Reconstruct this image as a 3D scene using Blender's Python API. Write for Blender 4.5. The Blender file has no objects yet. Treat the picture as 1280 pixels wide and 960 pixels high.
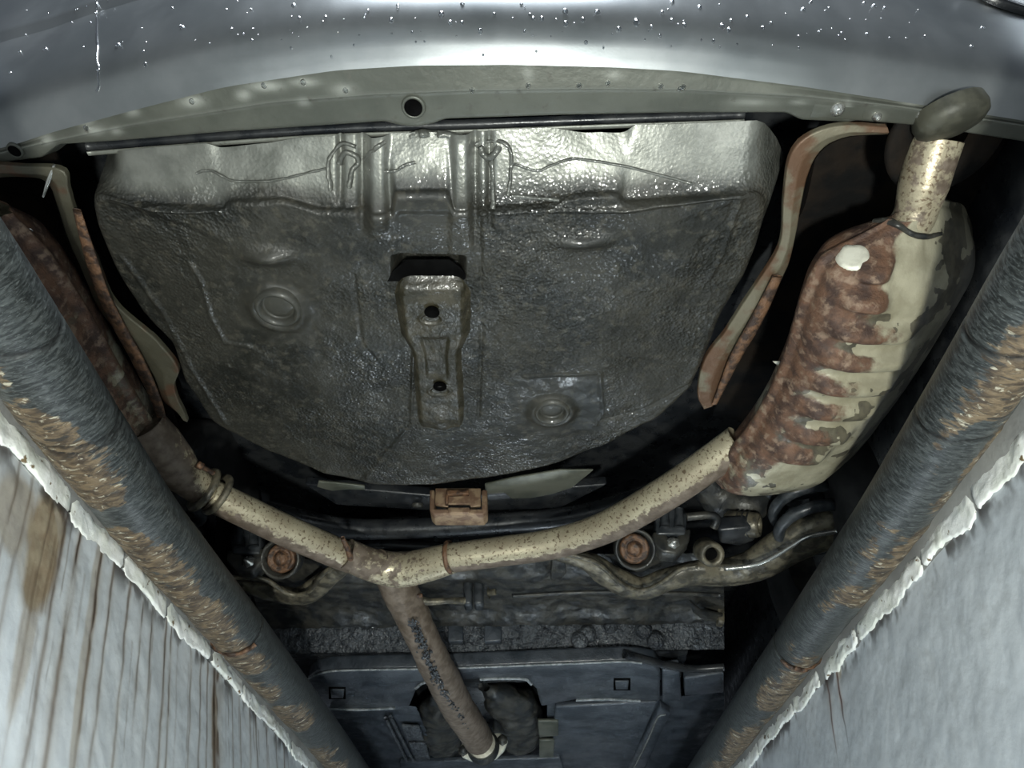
import bpy, bmesh, math, random
import numpy as np
from mathutils import Vector

random.seed(7)
RNG = np.random.default_rng(11)
S = bpy.context.scene
COL = S.collection

# ------------------------------------------------------------------ camera
FPX = 866.0                                   # focal length in pixels of a 1280 px wide frame
TH = math.atan(780.0 / FPX)                   # pitch
PSI = math.atan(25.0 / FPX * math.cos(TH))    # small yaw
CAMP = np.array([0.0, 0.0, -0.6])
Fv = np.array([-math.sin(PSI) * math.cos(TH), math.cos(PSI) * math.cos(TH), math.sin(TH)])
Rv = np.array([math.cos(PSI), math.sin(PSI), 0.0])
Uv = np.cross(Rv, Fv)
cam = bpy.data.cameras.new('camera')
cam.sensor_width = 36.0
cam.lens = FPX / 1280.0 * 36.0
cam.clip_start = 0.02
camo = bpy.data.objects.new('camera', cam)
camo.location = CAMP
camo.rotation_euler = (math.pi / 2 + TH, 0, PSI)
COL.objects.link(camo)
S.camera = camo

# ------------------------------------------------------------------ world and light
W = bpy.data.worlds.new('world')
S.world = W
W.use_nodes = True
bg = W.node_tree.nodes['Background']
bg.inputs[0].default_value = (0.72, 0.84, 1.0, 1)
bg.inputs[1].default_value = 0.10
LAMP = np.array([0.07, -0.20, -1.20])
ld = bpy.data.lights.new('work_lamp', 'SPOT')
ld.energy = 118
ld.color = (0.97, 1.0, 0.93)
ld.shadow_soft_size = 0.05
ld.spot_size = math.radians(112)
ld.spot_blend = 0.9
lo = bpy.data.objects.new('work_lamp', ld)
lo.location = LAMP
lo.rotation_euler = Vector((-0.02, 0.70, 0.95)).to_track_quat('-Z', 'Y').to_euler()
COL.objects.link(lo)
def lamp(name, kind, loc, energy, color, size):
    d = bpy.data.lights.new(name, kind); d.energy = energy; d.color = color
    if kind == 'AREA': d.size = size
    else: d.shadow_soft_size = size
    o = bpy.data.objects.new(name, d); o.location = loc; COL.objects.link(o)
    return o
lamp('pit_lamp', 'POINT', (0.06, 2.6, -1.50), 20, (0.80, 0.91, 1.0), 0.12)      # lamp further along the pit, below the frame
lamp('overhead_fill', 'AREA', (-0.1, -1.5, 2.9), 230, (0.85, 0.93, 1.0), 1.4)        # added unseen overhead light behind the car, brightens the upper bumper
S.view_settings.view_transform = 'Standard'
S.view_settings.look = 'None'
S.view_settings.gamma = 1
S.view_settings.exposure = 0.0
S.view_settings.use_curve_mapping = False


# ------------------------------------------------------------------ maths helpers
def ray(px, py):
    px = np.asarray(px, float); py = np.asarray(py, float)
    return Fv + ((px - 640) / FPX)[..., None] * Rv - ((py - 480) / FPX)[..., None] * Uv

def P(px, py, z):
    """photo measurement -> point on the horizontal plane at height z"""
    d = ray(px, py)
    return CAMP + d * ((np.asarray(z, float) - CAMP[2]) / d[..., 2])[..., None]

def PY(px, py, y):
    d = ray(px, py)
    return CAMP + d * ((np.asarray(y, float) - CAMP[1]) / d[..., 1])[..., None]

def PL(pts, z):
    a = np.array(pts, float)
    if a.shape[1] == 3:
        return P(a[:, 0], a[:, 1], a[:, 2])
    return P(a[:, 0], a[:, 1], z)

def proj(v):
    d = np.asarray(v) - CAMP
    f = d @ Fv
    return 640 + FPX * (d @ Rv) / f, 480 - FPX * (d @ Uv) / f

def _h(i, j, k, s):
    with np.errstate(over='ignore'):
        n = (i.astype(np.uint32) * np.uint32(374761393) + j.astype(np.uint32) * np.uint32(668265263)
             + k.astype(np.uint32) * np.uint32(2147483647) + np.uint32(s * 1013 + 17))
        n = (n ^ (n >> np.uint32(13))) * np.uint32(1274126177)
        n = n ^ (n >> np.uint32(16))
        n = n * np.uint32(2246822519)
        n = n ^ (n >> np.uint32(15))
    return n.astype(np.float64) / 4294967295.0

def noise(x, y, z=None, s=0):
    x = np.asarray(x, float); y = np.asarray(y, float)
    z = np.zeros_like(x) if z is None else np.asarray(z, float)
    xi = np.floor(x).astype(np.int64); yi = np.floor(y).astype(np.int64); zi = np.floor(z).astype(np.int64)
    fx, fy, fz = x - xi, y - yi, z - zi
    fx = fx * fx * (3 - 2 * fx); fy = fy * fy * (3 - 2 * fy); fz = fz * fz * (3 - 2 * fz)
    r = 0
    for dz in (0, 1):
        for dy in (0, 1):
            for dx in (0, 1):
                w = (fx if dx else 1 - fx) * (fy if dy else 1 - fy) * (fz if dz else 1 - fz)
                r = r + w * _h(xi + dx, yi + dy, zi + dz, s)
    return r

def fbm(x, y, z=None, o=4, s=0, g=0.5):
    r = 0; a = 1.0; t = 0
    z = np.zeros_like(np.asarray(x, float)) if z is None else z
    for k in range(o):
        f = 2.03 ** k
        r = r + a * noise(x * f, y * f, z * f, s + k * 7); t += a; a *= g
    return r / t

def sst(a, b, x):
    t = np.clip((x - a) / (b - a), 0, 1)
    return t * t * (3 - 2 * t)

def spline(pts, n):
    """Catmull-Rom through pts, n samples evenly by length"""
    p = np.asarray(pts, float)
    if len(p) == 2:
        t = np.linspace(0, 1, n)[:, None]
        return p[0] * (1 - t) + p[1] * t
    q = np.vstack([2 * p[0] - p[1], p, 2 * p[-1] - p[-2]])
    out = []
    for i in range(1, len(q) - 2):
        t = np.linspace(0, 1, 24, endpoint=False)[:, None]
        a, b, c, d = q[i - 1], q[i], q[i + 1], q[i + 2]
        out.append(0.5 * (2 * b + (c - a) * t + (2 * a - 5 * b + 4 * c - d) * t ** 2 + (3 * b - a - 3 * c + d) * t ** 3))
    out.append(p[-1:])
    o = np.vstack(out)
    L = np.r_[0, np.cumsum(np.linalg.norm(np.diff(o, axis=0), axis=1))]
    t = np.linspace(0, L[-1], n)
    return np.stack([np.interp(t, L, o[:, k]) for k in range(o.shape[1])], 1)

def seg_dist(x, y, poly):
    best = np.full(np.shape(x), 1e9)
    for (a, b) in zip(poly[:-1], poly[1:]):
        d = b - a; L = float(d @ d) + 1e-12
        t = np.clip(((x - a[0]) * d[0] + (y - a[1]) * d[1]) / L, 0, 1)
        best = np.minimum(best, np.hypot(x - a[0] - t * d[0], y - a[1] - t * d[1]))
    return best


# ------------------------------------------------------------------ object helpers
CARLOC = Vector((-0.08, 0.4, 0.0))

def grid_faces(nu, nv, cu=False, cv=False):
    i = np.arange(nu if cu else nu - 1); j = np.arange(nv if cv else nv - 1)
    I, J = np.meshgrid(i, j, indexing='ij')
    I = I.ravel(); J = J.ravel(); I2 = (I + 1) % nu; J2 = (J + 1) % nv
    return np.stack([I * nv + J, I2 * nv + J, I2 * nv + J2, I * nv + J2], 1)

def make_mesh(name, V, F, attrs=None, smooth=True):
    V = np.asarray(V, float).reshape(-1, 3)
    me = bpy.data.meshes.new(name)
    if isinstance(F, np.ndarray):
        n, k = F.shape
        me.vertices.add(len(V)); me.vertices.foreach_set('co', V.ravel())
        me.loops.add(n * k); me.loops.foreach_set('vertex_index', F.astype(np.int32).ravel())
        me.polygons.add(n); me.polygons.foreach_set('loop_start', np.arange(0, n * k, k, dtype=np.int32))
        me.update(calc_edges=True); me.validate()
    else:
        me.from_pydata([tuple(v) for v in V], [], [tuple(int(q) for q in f) for f in F]); me.update()
    if smooth:
        me.polygons.foreach_set('use_smooth', np.ones(len(me.polygons), dtype=bool))
    for k, a in (attrs or {}).items():
        a = np.asarray(a, float)
        if a.ndim > 1 and a.shape[-1] == 3:
            at = me.attributes.new(k, 'FLOAT_VECTOR', 'POINT'); at.data.foreach_set('vector', a.reshape(-1, 3).ravel())
        else:
            at = me.attributes.new(k, 'FLOAT', 'POINT'); at.data.foreach_set('value', a.ravel())
    return me

def link(name, me, m=None, parent=None, label=None, kind=None, loc=None, rot=None):
    o = bpy.data.objects.new(name, me)
    COL.objects.link(o)
    if m is not None and len(me.materials) == 0:
        me.materials.append(m)
    if parent is not None:
        o.parent = parent
        if parent.type == 'EMPTY':
            o.location = -parent.location
    if loc is not None:
        o.location = Vector(loc) + (o.location if parent is not None else Vector())
    if rot is not None:
        o.rotation_euler = rot
    if label: o['label'] = label
    if kind: o['kind'] = kind
    return o

def obj(name, VF, m, parent=None, label=None, kind=None, attrs=None, smooth=True):
    return link(name, make_mesh(name, VF[0], VF[1], attrs, smooth), m, parent, label, kind)

def merge(*vfs):
    V, F, n = [], [], 0
    for v, f in vfs:
        v = np.asarray(v).reshape(-1, 3)
        V.append(v)
        F += [tuple(int(q) + n for q in ff) for ff in f]
        n += len(v)
    return np.vstack(V), F

def frames(path):
    T = np.gradient(path, axis=0); T /= np.linalg.norm(T, axis=1)[:, None]
    up = np.array([0, 0, 1.0]) if abs(T[0][2]) < .9 else np.array([0, 1.0, 0])
    N = np.zeros_like(T); n = up - T[0] * (up @ T[0]); n /= np.linalg.norm(n)
    for i, t in enumerate(T):
        n = n - t * (n @ t); n /= np.linalg.norm(n); N[i] = n
    return T, N, np.cross(T, N)

def tube(pts, r, n=20, m=None, cap=True, flat=1.0, dist=None):
    """swept tube. r: number or list along the path; flat scales the N (upward) axis"""
    pts = np.asarray(pts, float)
    m = m or max(8, len(pts) * 8)
    path = spline(pts, m)
    rr = np.full(m, r, float) if np.isscalar(r) else np.interp(np.linspace(0, 1, m), np.linspace(0, 1, len(r)), r)
    T, N, B = frames(path)
    a = np.linspace(0, 2 * np.pi, n, endpoint=False)
    V = path[:, None] + rr[:, None, None] * (np.cos(a)[None, :, None] * N[:, None] * flat + np.sin(a)[None, :, None] * B[:, None])
    if dist is not None:
        V = V + dist(V)
    V = V.reshape(-1, 3)
    F = [tuple(f) for f in grid_faces(m, n, False, True)]
    if cap:
        V = np.vstack([V, path[:1], path[-1:]]); c0, c1 = len(V) - 2, len(V) - 1
        for k in range(n):
            F.append((c0, (k + 1) % n, k)); F.append((c1, (m - 1) * n + k, (m - 1) * n + (k + 1) % n))
    return V, F

def lathe(profile, c, axis, n=28):
    """profile [(radius, height along axis)] turned about the axis through c"""
    ax = np.asarray(axis, float); ax /= np.linalg.norm(ax)
    t = np.array([1.0, 0, 0]) if abs(ax[0]) < .8 else np.array([0, 1.0, 0])
    u = np.cross(ax, t); u /= np.linalg.norm(u); v = np.cross(ax, u)
    a = np.linspace(0, 2 * np.pi, n, endpoint=False)
    pr = np.array(profile, float)
    V = np.asarray(c, float) + pr[:, 1][:, None, None] * ax + pr[:, 0][:, None, None] * (np.cos(a)[:, None] * u + np.sin(a)[:, None] * v)[None]
    return V.reshape(-1, 3), [tuple(f) for f in grid_faces(len(pr), n, False, True)]

def prism(pts, vec, bev=0.004, seg=2):
    """polygon pts (3D, planar) extruded by vec, edges rounded"""
    bm = bmesh.new()
    vs = [bm.verts.new(tuple(p)) for p in pts]
    f = bm.faces.new(vs)
    r = bmesh.ops.extrude_face_region(bm, geom=[f])
    bmesh.ops.translate(bm, verts=[g for g in r['geom'] if isinstance(g, bmesh.types.BMVert)], vec=Vector(vec))
    bmesh.ops.recalc_face_normals(bm, faces=bm.faces)
    if bev:
        bmesh.ops.bevel(bm, geom=list(bm.edges), offset=bev, segments=seg, profile=.5, affect='EDGES', clamp_overlap=True)
    V = np.array([v.co[:] for v in bm.verts]); bm.verts.index_update()
    F = [tuple(v.index for v in f.verts) for f in bm.faces]
    bm.free()
    return V, F

def slab(px, z, th, bev=0.004):
    return prism(PL(px, z), (0, 0, th), bev)

def vslab(px, y, th, bev=0.004):
    a = np.array(px, float)
    return prism(PY(a[:, 0], a[:, 1], y), (0, th, 0), bev)

def box(c, d, bev=0.004):
    c = np.array(c, float); d = np.array(d, float) / 2
    q = np.array([[-1, -1], [1, -1], [1, 1], [-1, 1]])
    return prism([(c[0] + a * d[0], c[1] + b * d[1], c[2] - d[2]) for a, b in q], (0, 0, 2 * d[2]), bev)


# ------------------------------------------------------------------ materials
class NB:
    def __init__(self, name):
        self.m = bpy.data.materials.new(name); self.m.use_nodes = True
        self.t = self.m.node_tree; self.b = self.t.nodes['Principled BSDF']
        self.oc = None
    def n(self, ty, **kw):
        q = self.t.nodes.new(ty)
        for k, v in kw.items(): setattr(q, k, v)
        return q
    def l(self, a, b): self.t.links.new(a, b)
    def coord(self, scale=None, attr=None):
        if attr:
            c = self.n('ShaderNodeAttribute', attribute_name=attr).outputs['Vector']
        else:
            c = self.n('ShaderNodeTexCoord').outputs['Object']
        if scale is None: return c
        mp = self.n('ShaderNodeMapping'); mp.inputs['Scale'].default_value = scale
        self.l(c, mp.inputs['Vector']); return mp.outputs[0]
    def noise(self, sc, det=4, rough=.55, stretch=None, attr=None, dist=0):
        t = self.n('ShaderNodeTexNoise'); t.inputs['Scale'].default_value = sc
        t.inputs['Detail'].default_value = det; t.inputs['Roughness'].default_value = rough
        t.inputs['Distortion'].default_value = dist
        self.l(self.coord(stretch, attr), t.inputs['Vector']); return t.outputs['Fac']
    def attr(self, k): return self.n('ShaderNodeAttribute', attribute_name=k).outputs['Fac']
    def math(self, op, a, b):
        q = self.n('ShaderNodeMath', operation=op)
        for i, v in enumerate((a, b)):
            if isinstance(v, (int, float)): q.inputs[i].default_value = v
            else: self.l(v, q.inputs[i])
        return q.outputs[0]
    def ramp(self, f, lo, hi, a=0.0, b=1.0):
        q = self.n('ShaderNodeMapRange', interpolation_type='SMOOTHSTEP')
        q.inputs['From Min'].default_value = lo; q.inputs['From Max'].default_value = hi
        q.inputs['To Min'].default_value = a; q.inputs['To Max'].default_value = b
        self.l(f, q.inputs['Value']); return q.outputs[0]
    def mix(self, f, a, b):
        q = self.n('ShaderNodeMix', data_type='RGBA')
        for i, v in ((0, f), (6, a), (7, b)):
            if isinstance(v, (int, float)): q.inputs[i].default_value = v
            elif isinstance(v, tuple): q.inputs[i].default_value = (*v, 1) if len(v) == 3 else v
            else: self.l(v, q.inputs[i])
        return q.outputs[2]
    def set(self, k, v):
        if isinstance(v, tuple): v = (*v, 1)
        if isinstance(v, (int, float, tuple)): self.b.inputs[k].default_value = v
        else: self.l(v, self.b.inputs[k])
    def bump(self, parts):
        prev = None
        for h, st, ds in parts:
            q = self.n('ShaderNodeBump'); q.inputs['Distance'].default_value = ds
            if isinstance(st, (int, float)): q.inputs['Strength'].default_value = st
            else: self.l(st, q.inputs['Strength'])
            self.l(h, q.inputs['Height'])
            if prev: self.l(prev, q.inputs['Normal'])
            prev = q.outputs[0]
        self.l(prev, self.b.inputs['Normal']); self.l(prev, self.b.inputs['Coat Normal'])

def simple(name, c1, c2, rough, metal=0.0, sc=25, lo=.4, hi=.6, bumps=((90, .4, .002),), r2=None, spec=.5, coat=0.0):
    b = NB(name)
    f = b.ramp(b.noise(sc, 5), lo, hi)
    b.set('Base Color', b.mix(f, c1, c2))
    b.set('Roughness', rough if r2 is None else b.ramp(b.noise(sc * 1.7, 4), .35, .65, rough, r2))
    b.set('Metallic', metal); b.set('Specular IOR Level', spec)
    if coat: b.set('Coat Weight', b.ramp(b.noise(7, 4), .35, .65, coat * .2, coat)); b.set('Coat Roughness', .09); b.set('Coat IOR', 1.6)
    if bumps: b.bump([(b.noise(s, 3), st, d) for s, st, d in bumps])
    return b.m

# spare wheel pan: dark stone-chip coat; 'paint' colours in the rear wall's light as grey
def m_pan():
    b = NB('stone_chip_coat')
    p = b.attr('paint'); sm = b.attr('plain')
    n1 = b.noise(9, 5); n2 = b.noise(70, 3)
    dark = b.mix(b.ramp(n1, .35, .65), (.012, .0125, .010), (.030, .029, .023))
    dark = b.mix(b.ramp(n2, .5, .7), dark, (.046, .043, .033))
    grey = b.mix(b.ramp(b.noise(25, 4), .35, .65), (.13, .134, .118), (.20, .204, .182))
    b.set('Base Color', b.mix(p, dark, grey))
    b.set('Roughness', b.ramp(p, 0, 1, .5, .38)); b.set('Metallic', b.ramp(p, 0, 1, 0, .45))
    b.set('Specular IOR Level', .35)
    b.set('Coat Weight', b.ramp(b.noise(6, 5), .38, .66, .08, .75)); b.set('Coat Roughness', b.ramp(b.noise(30, 4), .35, .65, .04, .17)); b.set('Coat IOR', 1.6)
    inv = b.math('MULTIPLY', b.math('SUBTRACT', 1.0, sm), b.ramp(b.noise(5, 5), .38, .66, .35, 1.25))
    chip = b.n('ShaderNodeTexVoronoi'); chip.inputs['Scale'].default_value = 180
    b.l(b.coord(), chip.inputs['Vector'])
    b.bump([(b.noise(38, 4), b.math('MULTIPLY', inv, .55), .010),
            (chip.outputs['Distance'], b.math('MULTIPLY', inv, .5), .0035), (b.noise(260, 2), .25, .001)])
    return b.m
M_PAN = m_pan()
M_BRACKET = simple('olive_coated_channel', (.020, .018, .010), (.046, .040, .025), .4, sc=30, bumps=((110, .5, .004), (40, .3, .004)), coat=.4)
M_UNDER = simple('wet_undercoat', (.030, .038, .048), (.058, .068, .082), .3, sc=14, bumps=((45, .4, .006), (170, .4, .003)), r2=.5, coat=.7)
M_UNDER_ROUGH = simple('lumpy_wet_undercoat', (.025, .030, .037), (.065, .074, .084), .3, sc=30, bumps=((75, 1.0, .014), (230, .5, .003)), r2=.5, coat=1.0)
M_BLACK = simple('black_painted_steel', (.012, .014, .017), (.03, .032, .034), .25, sc=20, bumps=((120, .25, .002),), r2=.45)
M_DARKSTEEL = simple('dirty_dark_steel', (.02, .022, .023), (.055, .053, .045), .3, metal=.2, sc=22, bumps=((60, .5, .004), (190, .3, .001)), r2=.6)
M_ARM = simple('muddy_steel', (.06, .055, .042), (.17, .15, .105), .3, metal=.25, sc=38, bumps=((70, .5, .004), (220, .4, .001)), r2=.55)
M_RUBBER = simple('black_rubber', (.02, .024, .028), (.05, .055, .06), .28, sc=40, bumps=((150, .3, .001),), r2=.5)
M_RUST = simple('rusty_iron', (.045, .028, .02), (.16, .085, .045), .55, metal=.1, sc=55, bumps=((110, .8, .004), (300, .5, .001)))
M_TOW = simple('brown_rusted_bracket', (.16, .095, .06), (.30, .21, .13), .5, metal=.2, sc=40, bumps=((120, .5, .002),))
M_HOLE = simple('hole_shade_black', (.003, .003, .003), (.005, .005, .005), .9, bumps=(), spec=.0)  # black discs and sheets painted in for the shade inside holes
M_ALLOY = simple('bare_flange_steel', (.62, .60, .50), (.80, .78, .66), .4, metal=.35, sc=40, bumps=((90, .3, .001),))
M_PALE = simple('greenish_galvanised_panel', (.075, .08, .062), (.13, .132, .105), .4, metal=.2, sc=14, bumps=((60, .3, .002),))
M_SHIELD = simple('rusty_heat_shield', (.17, .152, .105), (.125, .07, .04), .5, metal=.3, sc=16, lo=.45, hi=.58, bumps=((45, .5, .004), (160, .4, .001)))
M_SHIELD_SHADED = simple('shaded_heat_shield', (.075, .07, .048), (.085, .045, .026), .5, metal=.3, sc=16, lo=.45, hi=.58, bumps=((45, .5, .004), (160, .4, .001)))  # rusty shield colours darkened to stand for shade on the left shield
M_SHIELD_IN = simple('dark_heat_shield', (.006, .006, .006), (.016, .012, .009), .75, spec=.12, sc=14, bumps=((45, .5, .004),))  # near-black inner faces of the shields, also the pipe collar
M_TYRE = simple('tyre_rubber', (.012, .013, .014), (.025, .025, .026), .6, bumps=((80, .3, .002),))
M_OLIVE = simple('dull_olive_steel', (.045, .045, .033), (.08, .078, .058), .5, metal=.2, sc=30, bumps=((90, .3, .002),))
M_CHROME = simple('wet_bolt_steel', (.4, .4, .38), (.6, .6, .56), .2, metal=.8, bumps=((200, .4, .001),))

def m_bumper():
    b = NB('silver_metallic_paint')
    n = b.noise(7, 5)
    b.set('Base Color', b.mix(b.ramp(n, .35, .7), (.19, .205, .212), (.26, .272, .278)))
    b.set('Metallic', .75)
    b.set('Roughness', b.ramp(b.noise(5, 5, stretch=(3, 1, 1)), .3, .7, .33, .42))
    b.set('Coat Weight', .15); b.set('Coat Roughness', .3)
    b.bump([(b.noise(420, 1), .05, .0006)])
    return b.m
M_BUMPER = m_bumper()

def m_strip():
    b = NB('dull_bumper_flange')
    d = b.attr('dirt')
    c = b.mix(b.ramp(b.noise(11, 5), .35, .65), (.078, .082, .068), (.112, .116, .097))
    c = b.mix(b.math('MULTIPLY', d, .8), c, (.40, .41, .37))
    c = b.mix(b.ramp(b.noise(55, 4), .58, .72), c, (.09, .09, .075))
    b.set('Base Color', c); b.set('Metallic', .3); b.set('Roughness', .4)
    b.bump([(b.noise(60, 4), .3, .003)])
    return b.m
M_STRIP = m_strip()

def m_water():
    b = NB('water')
    b.set('Base Color', (.95, .97, 1)); b.set('Roughness', .03); b.set('Transmission Weight', 1.0); b.set('IOR', 1.33)
    return b.m
M_WATER = m_water()

def m_exhaust():
    b = NB('exhaust_tube_steel')
    d = b.attr('grime')
    tan = b.mix(b.ramp(b.noise(14, 5), .35, .65), (.56, .50, .35), (.42, .36, .25))
    spots = b.ramp(b.noise(150, 4), .54, .64)
    tan = b.mix(b.math('MULTIPLY', spots, .85), tan, (.13, .085, .05))
    dirt = b.mix(b.ramp(b.noise(45, 4), .35, .65), (.105, .078, .055), (.19, .15, .115))
    f = b.ramp(b.math('ADD', d, b.math('MULTIPLY', b.math('SUBTRACT', b.noise(60, 5), .5), .9)), .42, .58)
    b.set('Base Color', b.mix(f, tan, dirt))
    b.set('Metallic', b.ramp(f, 0, 1, .45, .1)); b.set('Roughness', b.ramp(f, 0, 1, .36, .6))
    b.bump([(b.noise(95, 4), .35, .002), (b.noise(320, 2), .3, .0008)])
    return b.m
M_EXH = m_exhaust()

def m_muffler():
    b = NB('rusted_muffler_skin')
    r = b.attr('rust'); fl = b.attr('flake')
    n = b.noise(60, 5)
    rust = b.mix(b.ramp(b.noise(35, 5), .35, .65), (.058, .034, .026), (.155, .083, .05))
    rust = b.mix(b.ramp(n, .5, .68), rust, (.24, .165, .115))
    beige = b.mix(b.ramp(b.noise(22, 5), .35, .65), (.30, .275, .19), (.43, .40, .29))
    base = b.mix(b.ramp(b.noise(40, 4), .35, .65), (.075, .068, .05), (.15, .135, .095))
    j = b.math('MULTIPLY', b.math('SUBTRACT', b.noise(70, 5), .5), .5)
    c = b.mix(b.ramp(b.math('ADD', fl, j), .45, .55), base, beige)
    c = b.mix(b.ramp(b.math('ADD', r, j), .38, .62), c, rust)
    b.set('Base Color', c); b.set('Metallic', .15)
    b.set('Roughness', b.ramp(r, .2, .8, .34, .68)); b.set('Coat Weight', b.ramp(r, .2, .7, .6, 0)); b.set('Coat Roughness', .14)
    b.bump([(b.noise(70, 5), .35, .003), (b.noise(240, 3), b.ramp(r, .2, .8, .2, .8), .0018)])
    return b.m
M_MUF = m_muffler()

def m_rail():
    b = NB('scuffed_pipe_wrap')
    mud = b.attr('mud'); seam = b.attr('seam')
    st = b.noise(1, 5, .62, stretch=(50, 220, 1), attr='uvw', dist=.6)
    st2 = b.noise(1, 4, .6, stretch=(160, 420, 1), attr='uvw', dist=.4)
    g = b.mix(b.ramp(st, .40, .66), (.018, .021, .021), (.068, .076, .075))
    g = b.mix(b.math('MULTIPLY', b.ramp(st2, .54, .70), .55), g, (.15, .165, .16))
    br = b.mix(b.ramp(b.noise(1, 5, .6, stretch=(40, 70, 1), attr='uvw', dist=.8), .36, .64), (.048, .034, .022), (.17, .125, .075))
    br = b.mix(b.ramp(b.noise(1, 4, .6, stretch=(60, 130, 1), attr='uvw', dist=.8), .57, .68), br, (.43, .40, .31))
    br = b.mix(b.ramp(b.noise(1, 4, .6, stretch=(30, 110, 1), attr='uvw', dist=.8), .58, .66), br, (.035, .03, .024))
    j = b.math('MULTIPLY', b.math('SUBTRACT', b.noise(1, 5, .6, stretch=(50, 120, 1), attr='uvw', dist=.6), .5), 1.1)
    f = b.ramp(b.math('ADD', mud, j), .42, .58)
    c = b.mix(f, g, br)
    c = b.mix(seam, c, (.008, .008, .008))
    b.set('Base Color', c); b.set('Roughness', b.ramp(f, 0, 1, .42, .6))
    b.bump([(st, .22, .003), (b.noise(1, 4, stretch=(60, 130, 1), attr='uvw', dist=.8), b.ramp(f, 0, 1, .1, .6), .005)])
    return b.m
M_RAIL = m_rail()

def m_wall(name, c1, c2, stain):
    b = NB(name)
    n = b.noise(4, 6)
    c = b.mix(b.ramp(n, .3, .7), c1, c2)
    c = b.mix(b.math('MULTIPLY', b.ramp(b.noise(26, 5), .5, .75), .25), c, (.25, .26, .25))
    s = b.attr('stain'); k = b.attr('crack'); tn = b.attr('tan')
    c = b.mix(tn, c, b.mix(b.ramp(b.noise(40, 5), .35, .65), (.42, .33, .20), (.30, .21, .11)))
    c = b.mix(s, c, stain)
    c = b.mix(k, c, (.022, .012, .009))
    b.set('Base Color', c); b.set('Roughness', .42)
    b.bump([(b.noise(9, 5), .18, .010), (b.noise(60, 4), .22, .003)])
    return b.m
M_WALL_L = m_wall('streaked_grey_paint', (.72, .765, .79), (.80, .84, .86), (.16, .10, .055))
M_WALL_R = m_wall('grey_plaster_paint', (.60, .64, .67), (.70, .74, .765), (.24, .075, .05))

def m_lip():
    b = NB('flaking_white_paint')
    c = b.mix(b.ramp(b.noise(18, 5), .4, .62), (.95, .96, .92), (.86, .88, .80))
    c = b.mix(b.ramp(b.noise(48, 5), .62, .68), c, (.17, .12, .06))
    b.set('Base Color', c); b.set('Roughness', .5)
    b.bump([(b.noise(40, 5), .5, .006)])
    return b.m
M_LIP = m_lip()
M_CONC = simple('pit_concrete', (.24, .24, .23), (.34, .34, .32), .7, sc=5, bumps=((30, .5, .005),))


# ------------------------------------------------------------------ the setting: pit walls, floor, coping
def wall(name, side, x0, z0, slope, m, streaks, tans, rnd, seed):
    """battered pit wall: x moves inwards by slope for each metre down"""
    ys = np.concatenate([[-1.6, -.6, 0], np.linspace(.35, 3.0, 900), [3.6, 4.6]])
    ts = np.concatenate([np.linspace(0, .42, 110), [.6, .9, 1.2, 1.52]])
    Y, T = np.meshgrid(ys, ts, indexing='ij')
    bumpy = .006 * (fbm(Y * 5, T * 5, s=seed) - .5) + .004 * (fbm(Y * 22, T * 22, s=seed + 3) - .5)
    X = side * (x0 - slope * T + bumpy)
    Z = z0 - T
    V = np.stack([X, Y, Z], -1)
    st = np.zeros_like(Y); cr = np.zeros_like(Y); tn = np.zeros_like(Y)
    def on_wall(px, py):
        d = ray(px, py)       # side*x = x0 - slope*(z0 - z)
        # side*dx*s = x0 - slope*(z0+.6 - dz*s)
        s = (x0 - slope * (z0 + .6)) / (side * d[0] - slope * d[2])
        p = CAMP + d * s
        return p[1], z0 - p[2]
    for (px, py, w, dk, cs, L) in streaks:
        y, t = on_wall(px, py)
        wob = .002 * (noise(T * 14, np.full_like(T, px), s=2) - .5) * 2
        ww = .85 * w / FPX * (y + .3) * (0.7 + .8 * noise(T * 20, np.full_like(T, px * .37), s=5))
        d = np.abs(Y - y - wob)
        brk = sst(.30, .62, noise(T * 30, Y * 120, s=9) * .6 + .4 * noise(T * 9, np.full_like(T, px * 1.3), s=19) + .16)
        fade = 1 - sst(L * .55, L, T)
        st = np.maximum(st, dk * np.exp(-(d / ww) ** 2) * brk * fade * (1 - .35 * sst(0, .35, T)))
        tn = np.maximum(tn, .30 * dk * np.exp(-(np.clip(Y - y - wob, -9, 9) / (ww * 3)) ** 2) * fade)
        cr = np.maximum(cr, cs * np.exp(-(d / (ww * .45)) ** 2) * (1 - sst(.08, .2, T)) * brk)
    for k in range(rnd):
        y = RNG.uniform(.5, 2.7); L = RNG.uniform(.1, .42); t0 = RNG.uniform(-.05, .1)
        wob = .0025 * (noise(T * 12, np.full_like(T, k * 3.7), s=21) - .5)
        d = np.abs(Y - y - wob)
        st = np.maximum(st, RNG.uniform(.2, .7) * np.exp(-(d / RNG.uniform(.0012, .0035)) ** 2) * (T > t0) * (1 - sst(L * .6, L, T)) * sst(.3, .6, noise(T * 30, np.full_like(T, k), s=3) + .15))
    for (px, py, rx, ry, a) in tans:
        y, t = on_wall(px, py)
        q = np.exp(-((Y - y) / rx) ** 2 - ((T - t) / ry) ** 2)
        tn = np.maximum(tn, a * sst(.3, .62, q * (.55 + .9 * fbm(Y * 30, T * 10, s=4))))
    # chipped dark edge below the coping
    edge = np.exp(-(T / .028) ** 2) * sst(.46, .62, fbm(Y * 28, T * 20, s=seed + 8))
    cr = np.maximum(cr, edge * .9)
    nu, nv = Y.shape
    o = obj(name, (V.reshape(-1, 3), grid_faces(nu, nv)), m, kind='structure', attrs={'stain': np.clip(st, 0, 1), 'crack': np.clip(cr, 0, 1), 'tan': np.clip(tn, 0, 1)})
    return o

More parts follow.
